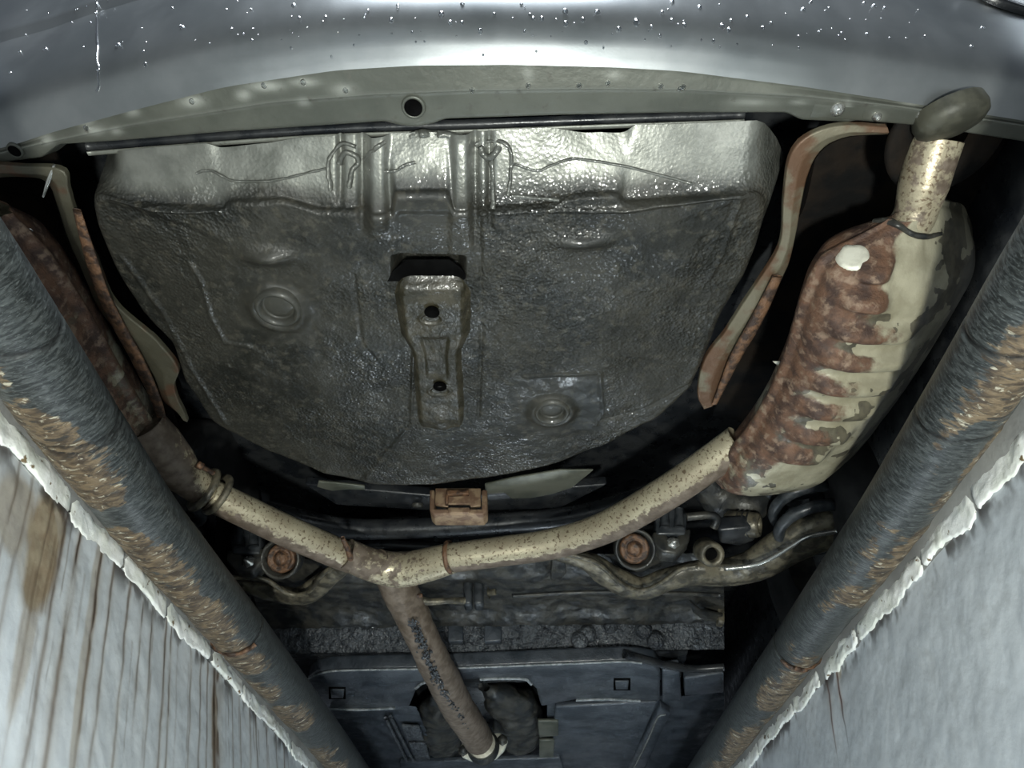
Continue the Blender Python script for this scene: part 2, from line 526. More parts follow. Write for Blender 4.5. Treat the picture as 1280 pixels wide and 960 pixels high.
SL = [(127, 690, 3.5, .95, 1.0, .6), (100, 678, 4, .95, .9, .6), (80, 668, 4, .8, .5, .5), (60, 655, 3, .6, .3, .4), (30, 650, 3, .5, .2, .5), (12, 640, 3, .6, .6, .4),
      (141, 712, 2.5, .8, .6, .4), (161, 748, 2.2, .75, .4, .5), (178, 768, 2, .6, .7, .25), (190, 780, 2, .7, .6, .3), (207, 800, 2.2, .85, .5, .5), (214, 805, 1.8, .8, .5, .5),
      (238, 845, 1.5, .6, .3, .3), (250, 852, 1.6, .7, .4, .4), (259, 855, 2, .8, .3, .5), (268, 860, 5.5, 1, .9, .6), (272, 868, 5, 1, .5, .5),
      (290, 880, 1.2, .6, .3, .3), (300, 890, 1.2, .6, .3, .3), (312, 905, 1.5, .9, .6, .4), (320, 910, 1.4, .8, .5, .4), (333, 920, 1.4, .8, .5, .4), (345, 930, 1.4, .8, .6, .3), (355, 940, 1.3, .8, .5, .3)]
WL = wall('wall_left', -1, .645, -.08, .28, M_WALL_L, SL, [(50, 690, .05, .09, .9), (20, 640, .05, .06, .6), (70, 660, .03, .04, .8), (268, 900, .02, .1, .7), (40, 760, .02, .15, .5), (110, 800, .015, .2, .5)], 60, 3)
SR = [(1045, 842, 2.2, .9, .9, .12), (1047, 850, 1.6, .8, .8, .11), (1037, 880, 2, .7, .9, .16)]
WR = wall('wall_right', 1, .648, -.07, .15, M_WALL_R, SR, [(1047, 838, .02, .02, .6)], 6, 31)
for side, nm in ((-1, 'floor'), (1, 'floor')):
    obj(nm, box((side * 2.15, 1.5, -.055), (3.0, 7, .11), 0), M_CONC, kind='structure', smooth=False)
obj('floor', box((0, 1.5, -1.65), (1.3, 7, .1), 0), M_CONC, kind='structure', smooth=False)
obj('wall_front', box((0, 4.7, -.8), (1.5, .12, 1.6), 0), M_CONC, kind='structure', smooth=False)
obj('wall_rear', box((0, -1.7, -.8), (1.5, .12, 1.6), 0), M_CONC, kind='structure', smooth=False)

def coping(name, side, xt, zt, xb, zb, cuts, seed):
    """lumpy white painted mortar edge; each piece between two breaks is its own child"""
    root = bpy.data.objects.new(name, None); COL.objects.link(root)
    root.location = (side * xt, 0.3, zb); root['kind'] = 'structure'
    for k, (y0, y1) in enumerate(cuts):
        n = max(24, int((y1 - y0) / .006)); q = 14
        ys = np.linspace(y0, y1, n); a = np.linspace(0, 1, q)
        Yg, A = np.meshgrid(ys, a, indexing='ij')
        low = .030 * (fbm(Yg * 11, Yg * 0, s=seed) - .45) + .016 * (fbm(Yg * 70, Yg * 0, s=seed + 1, g=.7) - .5)
        end = np.minimum(Yg - y0, y1 - Yg)
        fat = sst(-.002, .004, end)
        out = .007 * np.sin(np.pi * A) ** .4 * fat * (.5 + .9 * fbm(Yg * 30, A * 4, s=seed + 2))
        X = xt + (xb - xt) * A - out + .012 * (A > .97)
        Z = zt + (zb - zt + low) * A * (.75 + .25 * fat)
        V = np.stack([side * X, Yg, Z], -1).reshape(-1, 3)
        o = obj('mortar_piece', (V, grid_faces(n, q)), M_LIP, root)
    return root
coping('trim_1', -1, .662, -.030, .645, -.088, [(.30, .835), (.84, 1.005), (1.012, 1.185), (1.19, 1.405), (1.425, 1.62), (1.625, 2.05), (2.06, 2.9)], 5)
coping('trim_2', 1, .660, -.022, .648, -.078, [(.30, .62), (.625, .87), (.876, 1.05), (1.056, 1.35), (1.36, 1.56), (1.60, 1.80), (1.805, 2.15), (2.16, 2.9)], 15)


# ------------------------------------------------------------------ the two pipes along the pit edge
def edge_pipe(name, label, xc, zc, r, bow, seams, mudlist, side, seed):
    ys = np.linspace(-.9, 4.4, 1300); n = 72
    xo = np.interp(ys, [b[0] for b in bow], [b[1] for b in bow])
    ker = np.hanning(61); ker /= ker.sum()
    xo = np.convolve(np.pad(xo, 30, mode='edge'), ker, mode='valid')
    a = np.linspace(0, 2 * np.pi, n, endpoint=False)          # seam of the pattern at the top
    Yg, A = np.meshgrid(ys, a, indexing='ij')
    # angle measured so that pi faces straight down
    u = (A - np.pi) * r
    inner = np.sin(A) * -side                                  # >0 : side turned to the pit
    mud = np.zeros_like(Yg)
    for (y, ly, ang, la, am) in mudlist:
        mud = np.maximum(mud, am * np.exp(-((Yg - y) / ly) ** 2 - ((A - np.pi - ang) / la) ** 2))
    low = .5 + .5 * np.cos(A - np.pi + side * .55)             # lower outer flank is muddier
    mud = np.clip(mud * (.25 + 1.2 * fbm(Yg * 16, u * 22, s=seed)) + 1.0 * low ** 1.5 * sst(.40, .60, fbm(Yg * 9, u * 11, s=seed + 5)), 0, 1)
    rr = r + .0035 * mud * (fbm(Yg * 60, u * 45, s=seed + 2)) + .0006 * (fbm(Yg * 30, u * 20, s=seed + 4) - .5)
    sm = np.zeros_like(Yg)
    for (y, sl, wd) in seams:
        d = np.abs(Yg - y - sl * np.sin(A) * r - .006 * (noise(A * 3, Yg * 0, s=int(y * 100)) - .5))
        sm = np.maximum(sm, np.exp(-(d / wd) ** 2)); rr = rr - .004 * np.exp(-(d / wd) ** 2)
    V = np.stack([xc + xo[:, None] + rr * np.sin(A), Yg, zc + rr * np.cos(A)], -1)
    F = grid_faces(len(ys), n, False, True)
    o = obj(name, (V.reshape(-1, 3), F), M_RAIL, attrs={'mud': mud, 'seam': np.clip(sm, 0, 1), 'uvw': np.stack([u, Yg, np.zeros_like(u)], -1)})
    o['label'] = label; o['category'] = 'pipe'; o['group'] = 'steel pipes along the pit edges'
    # weld joint with rusty bead
    return o
pipe_l = edge_pipe('edge_pipe', 'thick scuffed dark pipe lying along the streaked left wall of the pit', -.600, -.012, .052,
          [(.3, .012), (.45, .010), (.66, 0), (.97, -.014), (1.41, -.002), (2.15, .007), (3, .007)],
          [(.535, .35, .003), (.705, .35, .0025), (.716, .35, .0025), (1.40, 0, .004)],
          [(.66, .045, .6, .7, 1), (.80, .05, .55, .6, .95), (.95, .05, .3, .5, .8), (1.02, .03, -.1, .5, .8), (1.2, .06, .1, .7, .75), (1.40, .09, .1, .9, 1), (1.62, .1, .1, .9, .95), (1.85, .12, 0, .9, .9), (2.2, .2, 0, .9, .8)], -1, 40)
pipe_r = edge_pipe('edge_pipe', 'thick scuffed dark pipe lying along the plain grey right wall of the pit', .600, 0.0, .050,
          [(.3, -.024), (.47, -.022), (.68, -.012), (.99, .0), (1.52, .002), (2.6, 0), (3, 0)],
          [(.575, -.35, .003), (.735, -.35, .0025), (1.55, 0, .004)],
          [(.60, .05, -.6, .7, .9), (.72, .05, -.5, .6, .9), (.88, .05, -.3, .5, .85), (1.05, .06, -.3, .5, .8), (1.2, .04, -.4, .5, .8), (1.54, .09, 0, .8, 1), (1.75, .1, .1, .8, .8), (2.0, .15, 0, .7, .6)], 1, 60)
def weld(parent, xc, zc, r, y, a0, a1, seed):
    a = np.linspace(a0, a1, 26)
    pts = np.stack([xc + (r + .001) * np.sin(a), y + .006 * (noise(a * 5, a * 0, s=seed) - .5), zc + (r + .001) * np.cos(a)], 1)
    rr = list(.003 + .004 * noise(a * 9, a * 0, s=seed + 1))
    obj('weld_bead', tube(pts, rr, 8, 60), M_RUST, parent, 'rust brown weld bead across the pipe')
weld(pipe_l, -.602, -.012, .052, 1.405, 2.2, 4.2, 3)
weld(pipe_r, .602, 0.0, .050, 1.555, 2.1, 4.1, 8)


# ------------------------------------------------------------------ the car
car = bpy.data.objects.new('car', None); COL.objects.link(car)
car.location = CARLOC
car['label'] = 'silver car with rusty exhaust and wet dark underbody parked over the pit'
car['category'] = 'car'

# --- rear bumper: painted skin, dull inner flange with ridge
XS = np.linspace(-360, 1660, 560)
def rows(pts): a = np.array(pts, float); return np.interp(XS, a[:, 0], a[:, 1])
def smooth1(v, k): q = np.hanning(k); q /= q.sum(); return np.convolve(np.pad(v, k // 2, mode='edge'), q, mode='valid')
upper = smooth1(rows([(-360, 292), (-140, 222), (-40, 194), (20, 180), (60, 166), (160, 139), (280, 108), (420, 87), (520, 81), (640, 80), (760, 83), (850, 88), (1000, 107), (1130, 127), (1280, 150), (1420, 180), (1660, 240)]), 21)
ridge = smooth1(rows([(-360, 304), (-140, 230), (-40, 203), (50, 180), (160, 157), (340, 128), (470, 118), (590, 113), (720, 111), (850, 112), (1010, 121), (1130, 135), (1280, 158), (1420, 190), (1660, 252)]), 15)
lower = rows([(-360, 316), (-140, 240), (-40, 212), (0, 203), (52, 196), (72, 180), (150, 175), (280, 164), (420, 155), (480, 151), (500, 156), (518, 158), (540, 154), (556, 148), (700, 143), (850, 140), (984, 140), (1002, 149), (1062, 152), (1070, 150), (1150, 156), (1280, 176), (1420, 205), (1660, 266)])
lower = smooth1(lower, 5)
Pu = P(XS, upper, .300); Pr = P(XS, ridge, .2965); Pw = P(XS, lower, .300)
def loft(rws, sub):
    out = []
    for a, b, k in zip(rws[:-1], rws[1:], sub):
        t = np.linspace(0, 1, k, endpoint=False)[:, None, None]
        out.append(a[None] * (1 - t) + b[None] * t)
    out.append(rws[-1][None])
    return np.concatenate(out, 0)
# skin profile (outward, up) rising from the flange
tan_ = np.gradient(Pu, axis=0); tan_ /= np.linalg.norm(tan_, axis=1)[:, None]
outw = np.stack([tan_[:, 1] * .45, -np.abs(tan_[:, 0]), np.zeros(len(XS))], 1)
outw /= np.linalg.norm(outw, axis=1)[:, None]
prof = spline(np.array([(0, -.002), (.004, -.0005), (.014, .0045), (.028, .0125), (.042, .026), (.053, .046), (.061, .075), (.067, .115), (.071, .170), (.072, .222)]), 46)
prof2 = spline(np.array([(.072, .222), (.075, .228), (.081, .238), (.083, .30), (.084, .40), (.085, .62)]), 26)[1:]
prof = np.vstack([prof, prof2])
SK = Pu[None] + prof[:, 0][:, None, None] * outw[None] + prof[:, 1][:, None, None] * np.array([0, 0, 1.0])
bumper = obj('rear_bumper', (SK.reshape(-1, 3), grid_faces(len(prof), len(XS))), M_BUMPER, car, 'smooth silver painted bumper skin beaded with water')
back = Pw + np.array([0, .012, .035])
FL = loft([Pu + np.array([0, .0005, .001]), Pu + np.array([0, .004, .0005]), Pr - np.array([0, .002, 0]), Pr, Pr + np.array([0, .002, .0015]), Pw, Pw + np.array([0, .002, .003]), back], [2, 8, 3, 3, 8, 2, 4])
fx, fy = proj(FL)
dirt = np.zeros(fx.shape)
for (a, b_, rx, ry, s_) in [(125, 139, 9, 6, 1), (107, 152, 10, 6, .8), (118, 163, 12, 6, .8), (58, 175, 8, 7, .9), (165, 140, 9, 6, .6), (240, 127, 14, 7, 1), (305, 118, 10, 7, .7), (330, 108, 22, 6, .9), (380, 103, 16, 5, .7),
                        (142, 115, 5, 14, .5), (430, 112, 14, 7, .6), (380, 128, 8, 5, .5), (145, 164, 8, 5, .6), (660, 92, 7, 9, .5), (768, 94, 9, 6, .5), (940, 128, 25, 4, .5), (1000, 128, 12, 3, .5), (1060, 137, 5, 12, .6), (1140, 128, 14, 4, .8), (1187, 126, 14, 4, .9), (1245, 128, 20, 4, .7), (1097, 145, 7, 6, .8)]:
    dirt = np.maximum(dirt, s_ * np.exp(-((fx - a) / rx) ** 2 - ((fy - b_) / ry) ** 2))
dirt = np.clip(dirt * (.6 + .8 * fbm(FL[..., 0] * 60, FL[..., 1] * 60, s=3)) + .25 * np.exp(-((fy - np.interp(fx, XS, ridge)) / 2.0) ** 2), 0, 1)
flange = obj('bumper_flange', (FL.reshape(-1, 3), grid_faces(FL.shape[0], FL.shape[1])), M_STRIP, bumper, 'dull grey unpainted lip under the bumper with dried water marks', attrs={'dirt': dirt})
dwn = np.array([0, 0, -1.0])
def ring_hole(px, py, r, z=.3):
    c = P(px, py, z)
    obj('drain_hole', lathe([(r * 1.35, .002), (r * 1.3, -.003), (r * 1.05, -.005), (r * .95, -.003)], c, (0, 0, 1), 26), M_STRIP, bumper)
    obj('hole_void', lathe([(r * .97, -.0046), (r * .9, -.0042), (0.0001, -.004)], c, (0, 0, 1), 26), M_HOLE, bumper, 'black opening')
ring_hole(517, 133, .0125, .299); ring_hole(20, 187, .0085, .299)
def screw(px, py, r, z=.298):
    c = P(px, py, z)
    obj('screw', lathe([(r * 1.5, .002), (r * 1.5, -.001), (r, -.003), (r * .8, -.006), (r * .3, -.007), (.0001, -.006)], c, (0, 0, 1), 18), M_CHROME, bumper, 'shiny wet screw head')
screw(1047, 137, .0065); screw(1096, 146, .0042); screw(1155, 144, .0065); screw(1214, 150, .0045, .288)
obj('fixing_plate', slab([(1021, 121), (1085, 127), (1078, 151), (1012, 147)], .2985, .004, .0015), M_STRIP, bumper)
# a long run of water down the left part of the skin
px_, py_ = proj(SK); run = []
for yy in range(-4, 124, 8):
    q = np.argmin((px_.ravel() - 120 - yy * .03) ** 2 + (py_.ravel() - yy) ** 2); run.append(SK.reshape(-1, 3)[q])
obj('water_run', tube(run, [.0008, .0012, .001, .0016, .001, .0018], 8, 80), M_WATER, bumper, 'thin run of water down the paint')
# reflector at the right hand end, above the crease
def lens_at(ix, iz, a, b):
    c = SK[iz, ix]; t = tan_[ix]; upv = SK[min(iz + 4, len(prof) - 1), ix] - SK[iz - 4, ix]; upv /= np.linalg.norm(upv)
    nn = np.cross(t, upv); nn /= np.linalg.norm(nn)
    if nn[1] > 0: nn = -nn
    an = np.linspace(0, 2 * np.pi, 48, endpoint=False)
    out = []
    for (k, h) in [(1.0, -.004), (1.0, .004), (.96, .007), (.90, .006), (.88, .002), (.80, .002), (.78, .005), (.72, .005), (.70, .001), (.4, .003), (.001, .004)]:
        out.append(c + a * k * np.cos(an)[:, None] * t + b * k * np.sin(an)[:, None] * upv + h * nn)
    return np.array(out).reshape(-1, 3), [tuple(f) for f in grid_faces(11, 48, False, True)]

# water drops on the skin
spx, spy = proj(SK)
spn = np.cross(np.gradient(SK, axis=0), np.gradient(SK, axis=1)); spn /= np.linalg.norm(spn, axis=2)[..., None]
spn = np.where(spn[..., 2:3] > 0, -spn, spn)
an = np.linspace(0, 2 * np.pi, 12, endpoint=False)
dp = [(1.0, -.06), (.97, .16), (.82, .42), (.5, .62), (.18, .7)]
DV = np.array([[(r * np.cos(q), r * np.sin(q), h) for q in an] for r, h in dp]).reshape(-1, 3)
DV = np.vstack([DV, [(0, 0, .71)]]); DF = [tuple(f) for f in grid_faces(5, 12, False, True)] + [(48 + k, 48 + (k + 1) % 12, 60) for k in range(12)]
drop_me = make_mesh('water_drop', DV, DF); drop_me.materials.append(M_WATER)
drops = [(57, 62, 4.5), (148, 55, 4.5), (183, 80, 4), (227, 33, 4), (178, 35, 2.5), (103, 60, 2.5), (24, 66, 3), (90, 27, 2.5), (123, 88, 4), (14, 90, 3), (180, 64, 2), (367, 7, 4), (374, 24, 3), (408, 22, 3), (403, 28, 2.5), (292, 36, 2.5), (314, 48, 2.5),
         (496, 7, 3), (554, 20, 5), (563, 27, 4), (577, 27, 3.5), (488, 24, 4), (580, 6, 4), (600, 41, 4), (620, 17, 3), (651, 4, 3), (662, 19, 3), (666, 23, 3), (677, 25, 4), (706, 15, 5), (707, 31, 5), (729, 23, 4), (747, 15, 5), (774, 35, 5), (794, 27, 6), (731, 53, 3.5), (826, 16, 3), (838, 26, 3), (840, 3, 4), (815, 35, 3), (826, 44, 3), (459, 12, 2.5), (515, 42, 2.5), (529, 50, 2),
         (855, 33, 4), (875, 10, 4), (902, 32, 5), (912, 38, 4), (914, 25, 3), (954, 37, 4), (935, 21, 3), (1005, 12, 4), (1013, 3, 3), (1091, 8, 4), (1080, 4, 3), (965, 28, 2.5), (1082, 43, 3), (891, 50, 3), (1228, 33, 4), (1216, 59, 3)]
for k in range(90):
    drops.append((RNG.uniform(5, 1180), RNG.uniform(0, 62) + (18 if RNG.uniform() < .2 else 0), RNG.uniform(1.2, 2.2)))
flat_x, flat_y = spx.ravel(), spy.ravel()
for (px, py, rp) in drops:
    q = np.argmin((flat_x - px) ** 2 + (flat_y - py) ** 2)
    if (flat_x[q] - px) ** 2 + (flat_y[q] - py) ** 2 > 120: continue
    c = SK.reshape(-1, 3)[q] + RNG.uniform(-.0006, .0006, 3); nv = Vector(spn.reshape(-1, 3)[q])
    o = bpy.data.objects.new('water_drop', drop_me); COL.objects.link(o); o.parent = bumper
    o.location = c; o.rotation_euler = nv.to_track_quat('Z', 'Y').to_euler()
    r = rp * 1.05 / FPX * .62; o.scale = (r, r * RNG.uniform(1, 1.5), r)
for (px, py) in [(590, 113), (660, 107), (724, 107), (760, 104), (826, 108), (854, 109), (240, 127), (330, 107), (108, 160), (379, 103), (432, 113), (850, 111)]:
    o = bpy.data.objects.new('water_drop', drop_me); COL.objects.link(o); o.parent = bumper
    o.location = P(px, py, .2965); o.rotation_euler = (math.pi, 0, 0); o.scale = (.004, .004, .005)
qq = int(np.argmin((spx - 1270) ** 2 + (spy + 2) ** 2)); iz, ix = np.unravel_index(qq, spx.shape)
obj('fog_lamp', lens_at(ix, iz, .085, .050), M_BLACK, bumper, 'black oval lamp with rim at the right bumper corner')

# --- spare wheel pan
ZP = .26
floor_px = [(150, 256), (112, 244), (108, 262), (118, 300), (140, 352), (176, 402), (212, 438), (228, 486), (262, 536), (330, 571), (400, 598), (470, 614), (545, 613), (620, 604), (700, 586), (762, 563), (826, 530), (866, 494), (884, 450), (905, 402), (936, 350), (954, 300), (962, 262), (950, 240), (900, 246), (780, 254), (700, 258), (600, 263), (500, 265), (400, 264), (290, 263)]
fw = PL(floor_px, ZP)[:, :2]
C0 = P(540, 390, ZP)[:2]
def resample_closed(p, n):
    q = np.vstack([p, p[:1]]); L = np.r_[0, np.cumsum(np.linalg.norm(np.diff(q, axis=0), axis=1))]
    t = np.linspace(0, L[-1], n, endpoint=False)
    return np.stack([np.interp(t, L, q[:, k]) for k in (0, 1)], 1)
fr = resample_closed(fw, 1200)
ang = np.arctan2(fr[:, 1] - C0[1], fr[:, 0] - C0[0]); rad = np.hypot(*(fr - C0).T)
o_ = np.argsort(ang); ang = ang[o_]; rad = rad[o_]
NA = 760
A0 = np.linspace(-np.pi, np.pi, NA, endpoint=False)
R0 = np.interp(A0, np.r_[ang - 2 * np.pi, ang, ang + 2 * np.pi], np.r_[rad, rad, rad])
kk = np.hanning(11); kk /= kk.sum()
R0 = np.convolve(np.r_[R0[-5:], R0, R0[:5]], kk, mode='valid')
dirx, diry = np.cos(A0), np.sin(A0)
EX, EY = C0[0] + R0 * dirx, C0[1] + R0 * diry
epx, epy = proj(np.stack([EX, EY, np.full(NA, ZP)], 1))
rear = sst(300, 268, epy) * sst(105, 165, epx) * (1 - sst(930, 985, epx)) * (np.sin(A0) < 0)
def trap(x, a, b, e): return sst(a - e, a + e, x) * (1 - sst(b - e, b + e, x))
notch = rear * (.022 * trap(epx, 290, 380, 20) + .026 * trap(epx, 694, 768, 20) + .030 * trap(epx, 494, 562, 8))
NR, NFIL, NW = 165, 9, 26
fil = .014
prof_o, prof_u, rho = [], [], []
verts = []
fpx = [(60, 196), (110, 192), (250, 181), (420, 170), (600, 164), (760, 158), (930, 152), (1000, 150)]
fl_w = PL(fpx, .308)
reach = np.clip(EY - np.interp(EX, fl_w[:, 0], fl_w[:, 1]), .03, .16)
wallo = .020 * (1 - rear) + rear * reach
wallu = .135 - rear * .085
for i in range(NR):
    t = i / (NR - 1); r = t * (R0 - fil + notch * sst(.75, 1, t))
    verts.append((r, np.zeros(NA), np.zeros(NA)))
for i in range(1, NFIL):
    q = i / (NFIL - 1) * math.pi / 2 * .85
    verts.append((R0 - fil + notch + fil * math.sin(q), np.full(NA, fil * (1 - math.cos(q))), np.zeros(NA)))
rb, ub = verts[-1][0], verts[-1][1]
for i in range(1, NW):
    t = i / (NW - 1)
    verts.append((rb + (wallo - notch) * t, ub + (wallu - ub) * t, np.full(NA, t)))
RR = np.array([v[0] for v in verts]); UU = np.array([v[1] for v in verts]); WT = np.array([v[2] for v in verts])
# smooth outline wobble: the outline noise makes the front rim hand-beaten
base_r = np.minimum(RR, rb); ext = RR - base_r
wx = dirx * (1 - rear) + rear * .12 * dirx; wy = diry * (1 - rear) - rear
X = C0[0] + base_r * dirx + ext * wx; Y = C0[1] + base_r * diry + ext * wy
Z = ZP + UU
def at(px, py): return P(px, py, ZP)[:2]
dz = np.zeros_like(X); plain = np.zeros_like(X); paint = np.zeros_like(X)
isfl = (WT == 0)
# belly and hammered relief
rn = RR / R0
dz += .012 * sst(.55, 1.0, rn) * (1 - rear)
dz += .009 * (fbm(X * 9, Y * 9, s=3) - .5) + .004 * (fbm(X * 30, Y * 30, s=5) - .5)
# embossed seats round the two plugs
for (px, py, r0) in ((348, 386, .036), (690, 514, .033)):
    c = at(px, py); d = np.hypot(X - c[0], Y - c[1])
    dz -= .010 * np.exp(-((d - r0 - .004) / .011) ** 2); dz += .004 * (d < r0 - .006)
    plain = np.maximum(plain, 1 - sst(r0 + .01, r0 + .035, d))
# smooth bulges
for (px, py, sx, sy, a) in ((336, 318, .036, .015, .018), (728, 300, .040, .013, .016), (860, 326, .03, .02, .008), (305, 300, .06, .03, .006)):
    c = at(px, py); q = np.exp(-((X - c[0]) / sx) ** 2 - ((Y - c[1]) / sy) ** 2)
    dz -= a * q; plain = np.maximum(plain, .85 * sst(.35, .7, q) * (a > .01))
# recess at the head of the bracket, and the shallow channel either side of it
hx, hy = proj(np.stack([X, Y, Z], -1))
rec = trap(hx, 494, 577, 7) * sst(318, 324, hy) * (1 - sst(346, 352, hy)) * isfl
dz += .040 * rec
chan = trap(hx, 496, 562, 5) * sst(262, 272, hy) * (1 - sst(316, 324, hy)) * isfl
dz += .004 * chan
lobe = 0
for (xc_, w_, y1_) in ((473, 12, 300), (577, 12, 285)):
    lobe = lobe - .013 * np.exp(-((hx - xc_) / w_) ** 4) * (1 - sst(y1_ - 45, y1_ + 8, hy)) * sst(150, 175, hy)
for (xc_, w_, y1_) in ((452, 5, 300), (594, 5, 330), (612, 4, 300), (425, 4, 270)):
    lobe = lobe + .008 * np.exp(-((hx - xc_) / w_) ** 2) * (1 - sst(y1_ - 40, y1_, hy)) * sst(150, 175, hy)
plain = np.maximum(plain, .9 * trap(hx, 640, 755, 8) * trap(hy, 468, 545, 8))
plain = np.maximum(plain, .8 * trap(hx, 300, 398, 10) * trap(hy, 345, 430, 10))
plain = np.maximum(plain, .8 * trap(hx, 458, 590, 4) * (1 - sst(270, 300, hy)))
for poly, h, w in [([(245, 215), (265, 211), (300, 225), (330, 228), (412, 213)], .003, .003), ([(640, 205), (680, 213), (700, 200), (760, 205), (830, 225), (862, 229)], -.003, .003),
                   ([(105, 245), (160, 252), (190, 262), (235, 265), (280, 262)], -.004, .003), ([(930, 238), (905, 320), (888, 352)], -.004, .003), ([(455, 605), (480, 570), (514, 530), (517, 440)], -.004, .003),
                   ([(235, 330), (250, 350), (262, 395), (280, 430), (312, 434)], -.004, .003), ([(745, 532), (800, 520), (832, 505), (876, 480)], .005, .003), ([(655, 470), (750, 465), (754, 520), (745, 535)], -.003, .003),
                   ([(442, 345), (452, 430), (470, 450)], .003, .003), ([(600, 275), (602, 420), (598, 520)], .003, .003), ([(150, 330), (200, 395), (240, 470), (280, 535)], -.004, .004), ([(600, 268), (700, 262), (780, 262), (930, 242)], -.005, .004),
                   ([(785, 450), (870, 470)], .003, .003), ([(880, 300), (930, 290)], .003, .003)]:
    pw = np.array([at(a, b) for a, b in poly])
    d = seg_dist(X, Y, pw)
    dz -= -h * np.exp(-(d / w) ** 2) * (.5 + fbm(X * 40, Y * 40, s=9))
dzf = np.where(isfl, dz, dz * np.exp(-WT * 6))
Z = Z + dzf + lobe
nz = fbm(X * 14, Y * 14, Z * 14, s=12)
pz = Z - ZP + .030 * (nz - .5)
paint = rear[None] * sst(.02, .50, WT + .30 * (nz - .5)) + (1 - rear[None]) * sst(.05, .07, pz) * .3  # grey on the rear wall stands in for the light it catches
paint = np.where(isfl, paint * 0 + rear[None] * sst(.96, 1.0, rn) * 0, paint)
plain = np.maximum(plain, paint * .8)
# wall relief
wob = .006 * (fbm(X * 22, Z * 30, s=21) - .5) * np.minimum(1, WT * 4)
X = X + dirx * wob; Y = Y + diry * wob
PV = np.stack([X, Y, Z], -1)
pan = obj('spare_wheel_pan', (PV.reshape(-1, 3), grid_faces(PV.shape[0], NA, False, True)), M_PAN, car, 'wide dark stone-chip coated spare wheel tub, wet, with rear wall greyed for the light on it',
          attrs={'paint': np.clip(paint, 0, 1), 'plain': np.clip(plain, 0, 1)})

def pan_attr(V, p=0.0, s=0.0):
    n = len(np.asarray(V).reshape(-1, 3)); return {'paint': np.full(n, p), 'plain': np.full(n, s)}
def pan_part(name, VF, p, s, label=None):
    return obj(name, VF, M_PAN, pan, label, attrs=pan_attr(VF[0], p, s))
# plugs
for (px, py, r) in ((348, 384, .033), (690, 513, .030)):
    c = P(px, py, ZP - .006)
    VF = lathe([(r * 1.3, .010), (r * 1.18, -.002), (r * 1.04, -.010), (r * .92, -.010), (r * .80, -.001), (r * .76, .004), (r * .70, .003), (r * .4, .001), (.0001, .001)], c, (0, 0, 1), 40)
    pan_part('drain_plug', VF, .09, 1, 'round pressed plug with raised shiny rim')
# bracket with two holes in the middle of the tub
def bracket():
    nx, ny = 90, 200
    U, Vv = np.meshgrid(np.linspace(-1, 1, nx), np.linspace(0, 1, ny), indexing='ij')
    py = 342 + Vv * 206
    cx = 539 + Vv * 14
    hw = np.interp(Vv, [0, .05, .12, .36, .46, .9, 1], [38, 50, 54, 50, 37, 34, 30])
    p = P(cx + U * hw, py, ZP)
    e = np.abs(U)
    h = .024 * (1 - sst(.62, .98, e)) * sst(-.03, .15, Vv) * (1 - sst(.86, 1.0, Vv)) * np.interp(Vv, [0, .3, .7, 1], [1.15, .9, .7, .5])
    h += .005 * np.exp(-((Vv - .06) / .03) ** 2) * (e < .8)
    h += .004 * np.exp(-((Vv - .93) / .02) ** 2 - (U / .25) ** 2)
    h -= .004 * trap(U, -.35, .35, .06) * trap(Vv, .36, .60, .02)
    for (hx_, hy_, rx, ry) in ((540, 390, 11.5, 6.0), (550, 483, 11, 5.0)):
        q = ((cx + U * hw - hx_) / rx) ** 2 + ((py - hy_) / ry) ** 2
        h += .002 * np.exp(-((q - 1.5) / .5) ** 2) - .002 * (1 - sst(.8, 1.1, q))
    h += .003 * (fbm(p[..., 0] * 40, p[..., 1] * 40, s=2) - .5)
    p[..., 2] = ZP + .006 - h
    at_ = {'paint': (.30 * (1 - sst(.04, .11, Vv))) , 'plain': np.full(U.shape, .25) + .5 * (Vv < .1)}
    return obj('bracket_channel', (p.reshape(-1, 3), grid_faces(nx, ny)), M_BRACKET, pan, 'long raised channel with two dark holes down the middle of the tub', attrs=at_)
bracket()
for (hx_, hy_, rr_, hz_) in ((540, 389, .0125, .0205), (550, 482, .0125, .0140)):
    obj('channel_hole', lathe([(rr_ * 1.0, -.003), (rr_ * .9, .0), (.0001, .001)], P(hx_, hy_, ZP - hz_), (0, 0, 1), 22), M_HOLE, pan, 'black round hole in the channel')
# black sheet for the shade in the throat behind the bracket head
obj('bracket_throat', slab([(484, 352), (490, 340), (508, 325), (562, 325), (577, 336), (588, 352)], ZP + .0015, .003, .001), M_HOLE, pan, 'black gap behind the head of the channel')
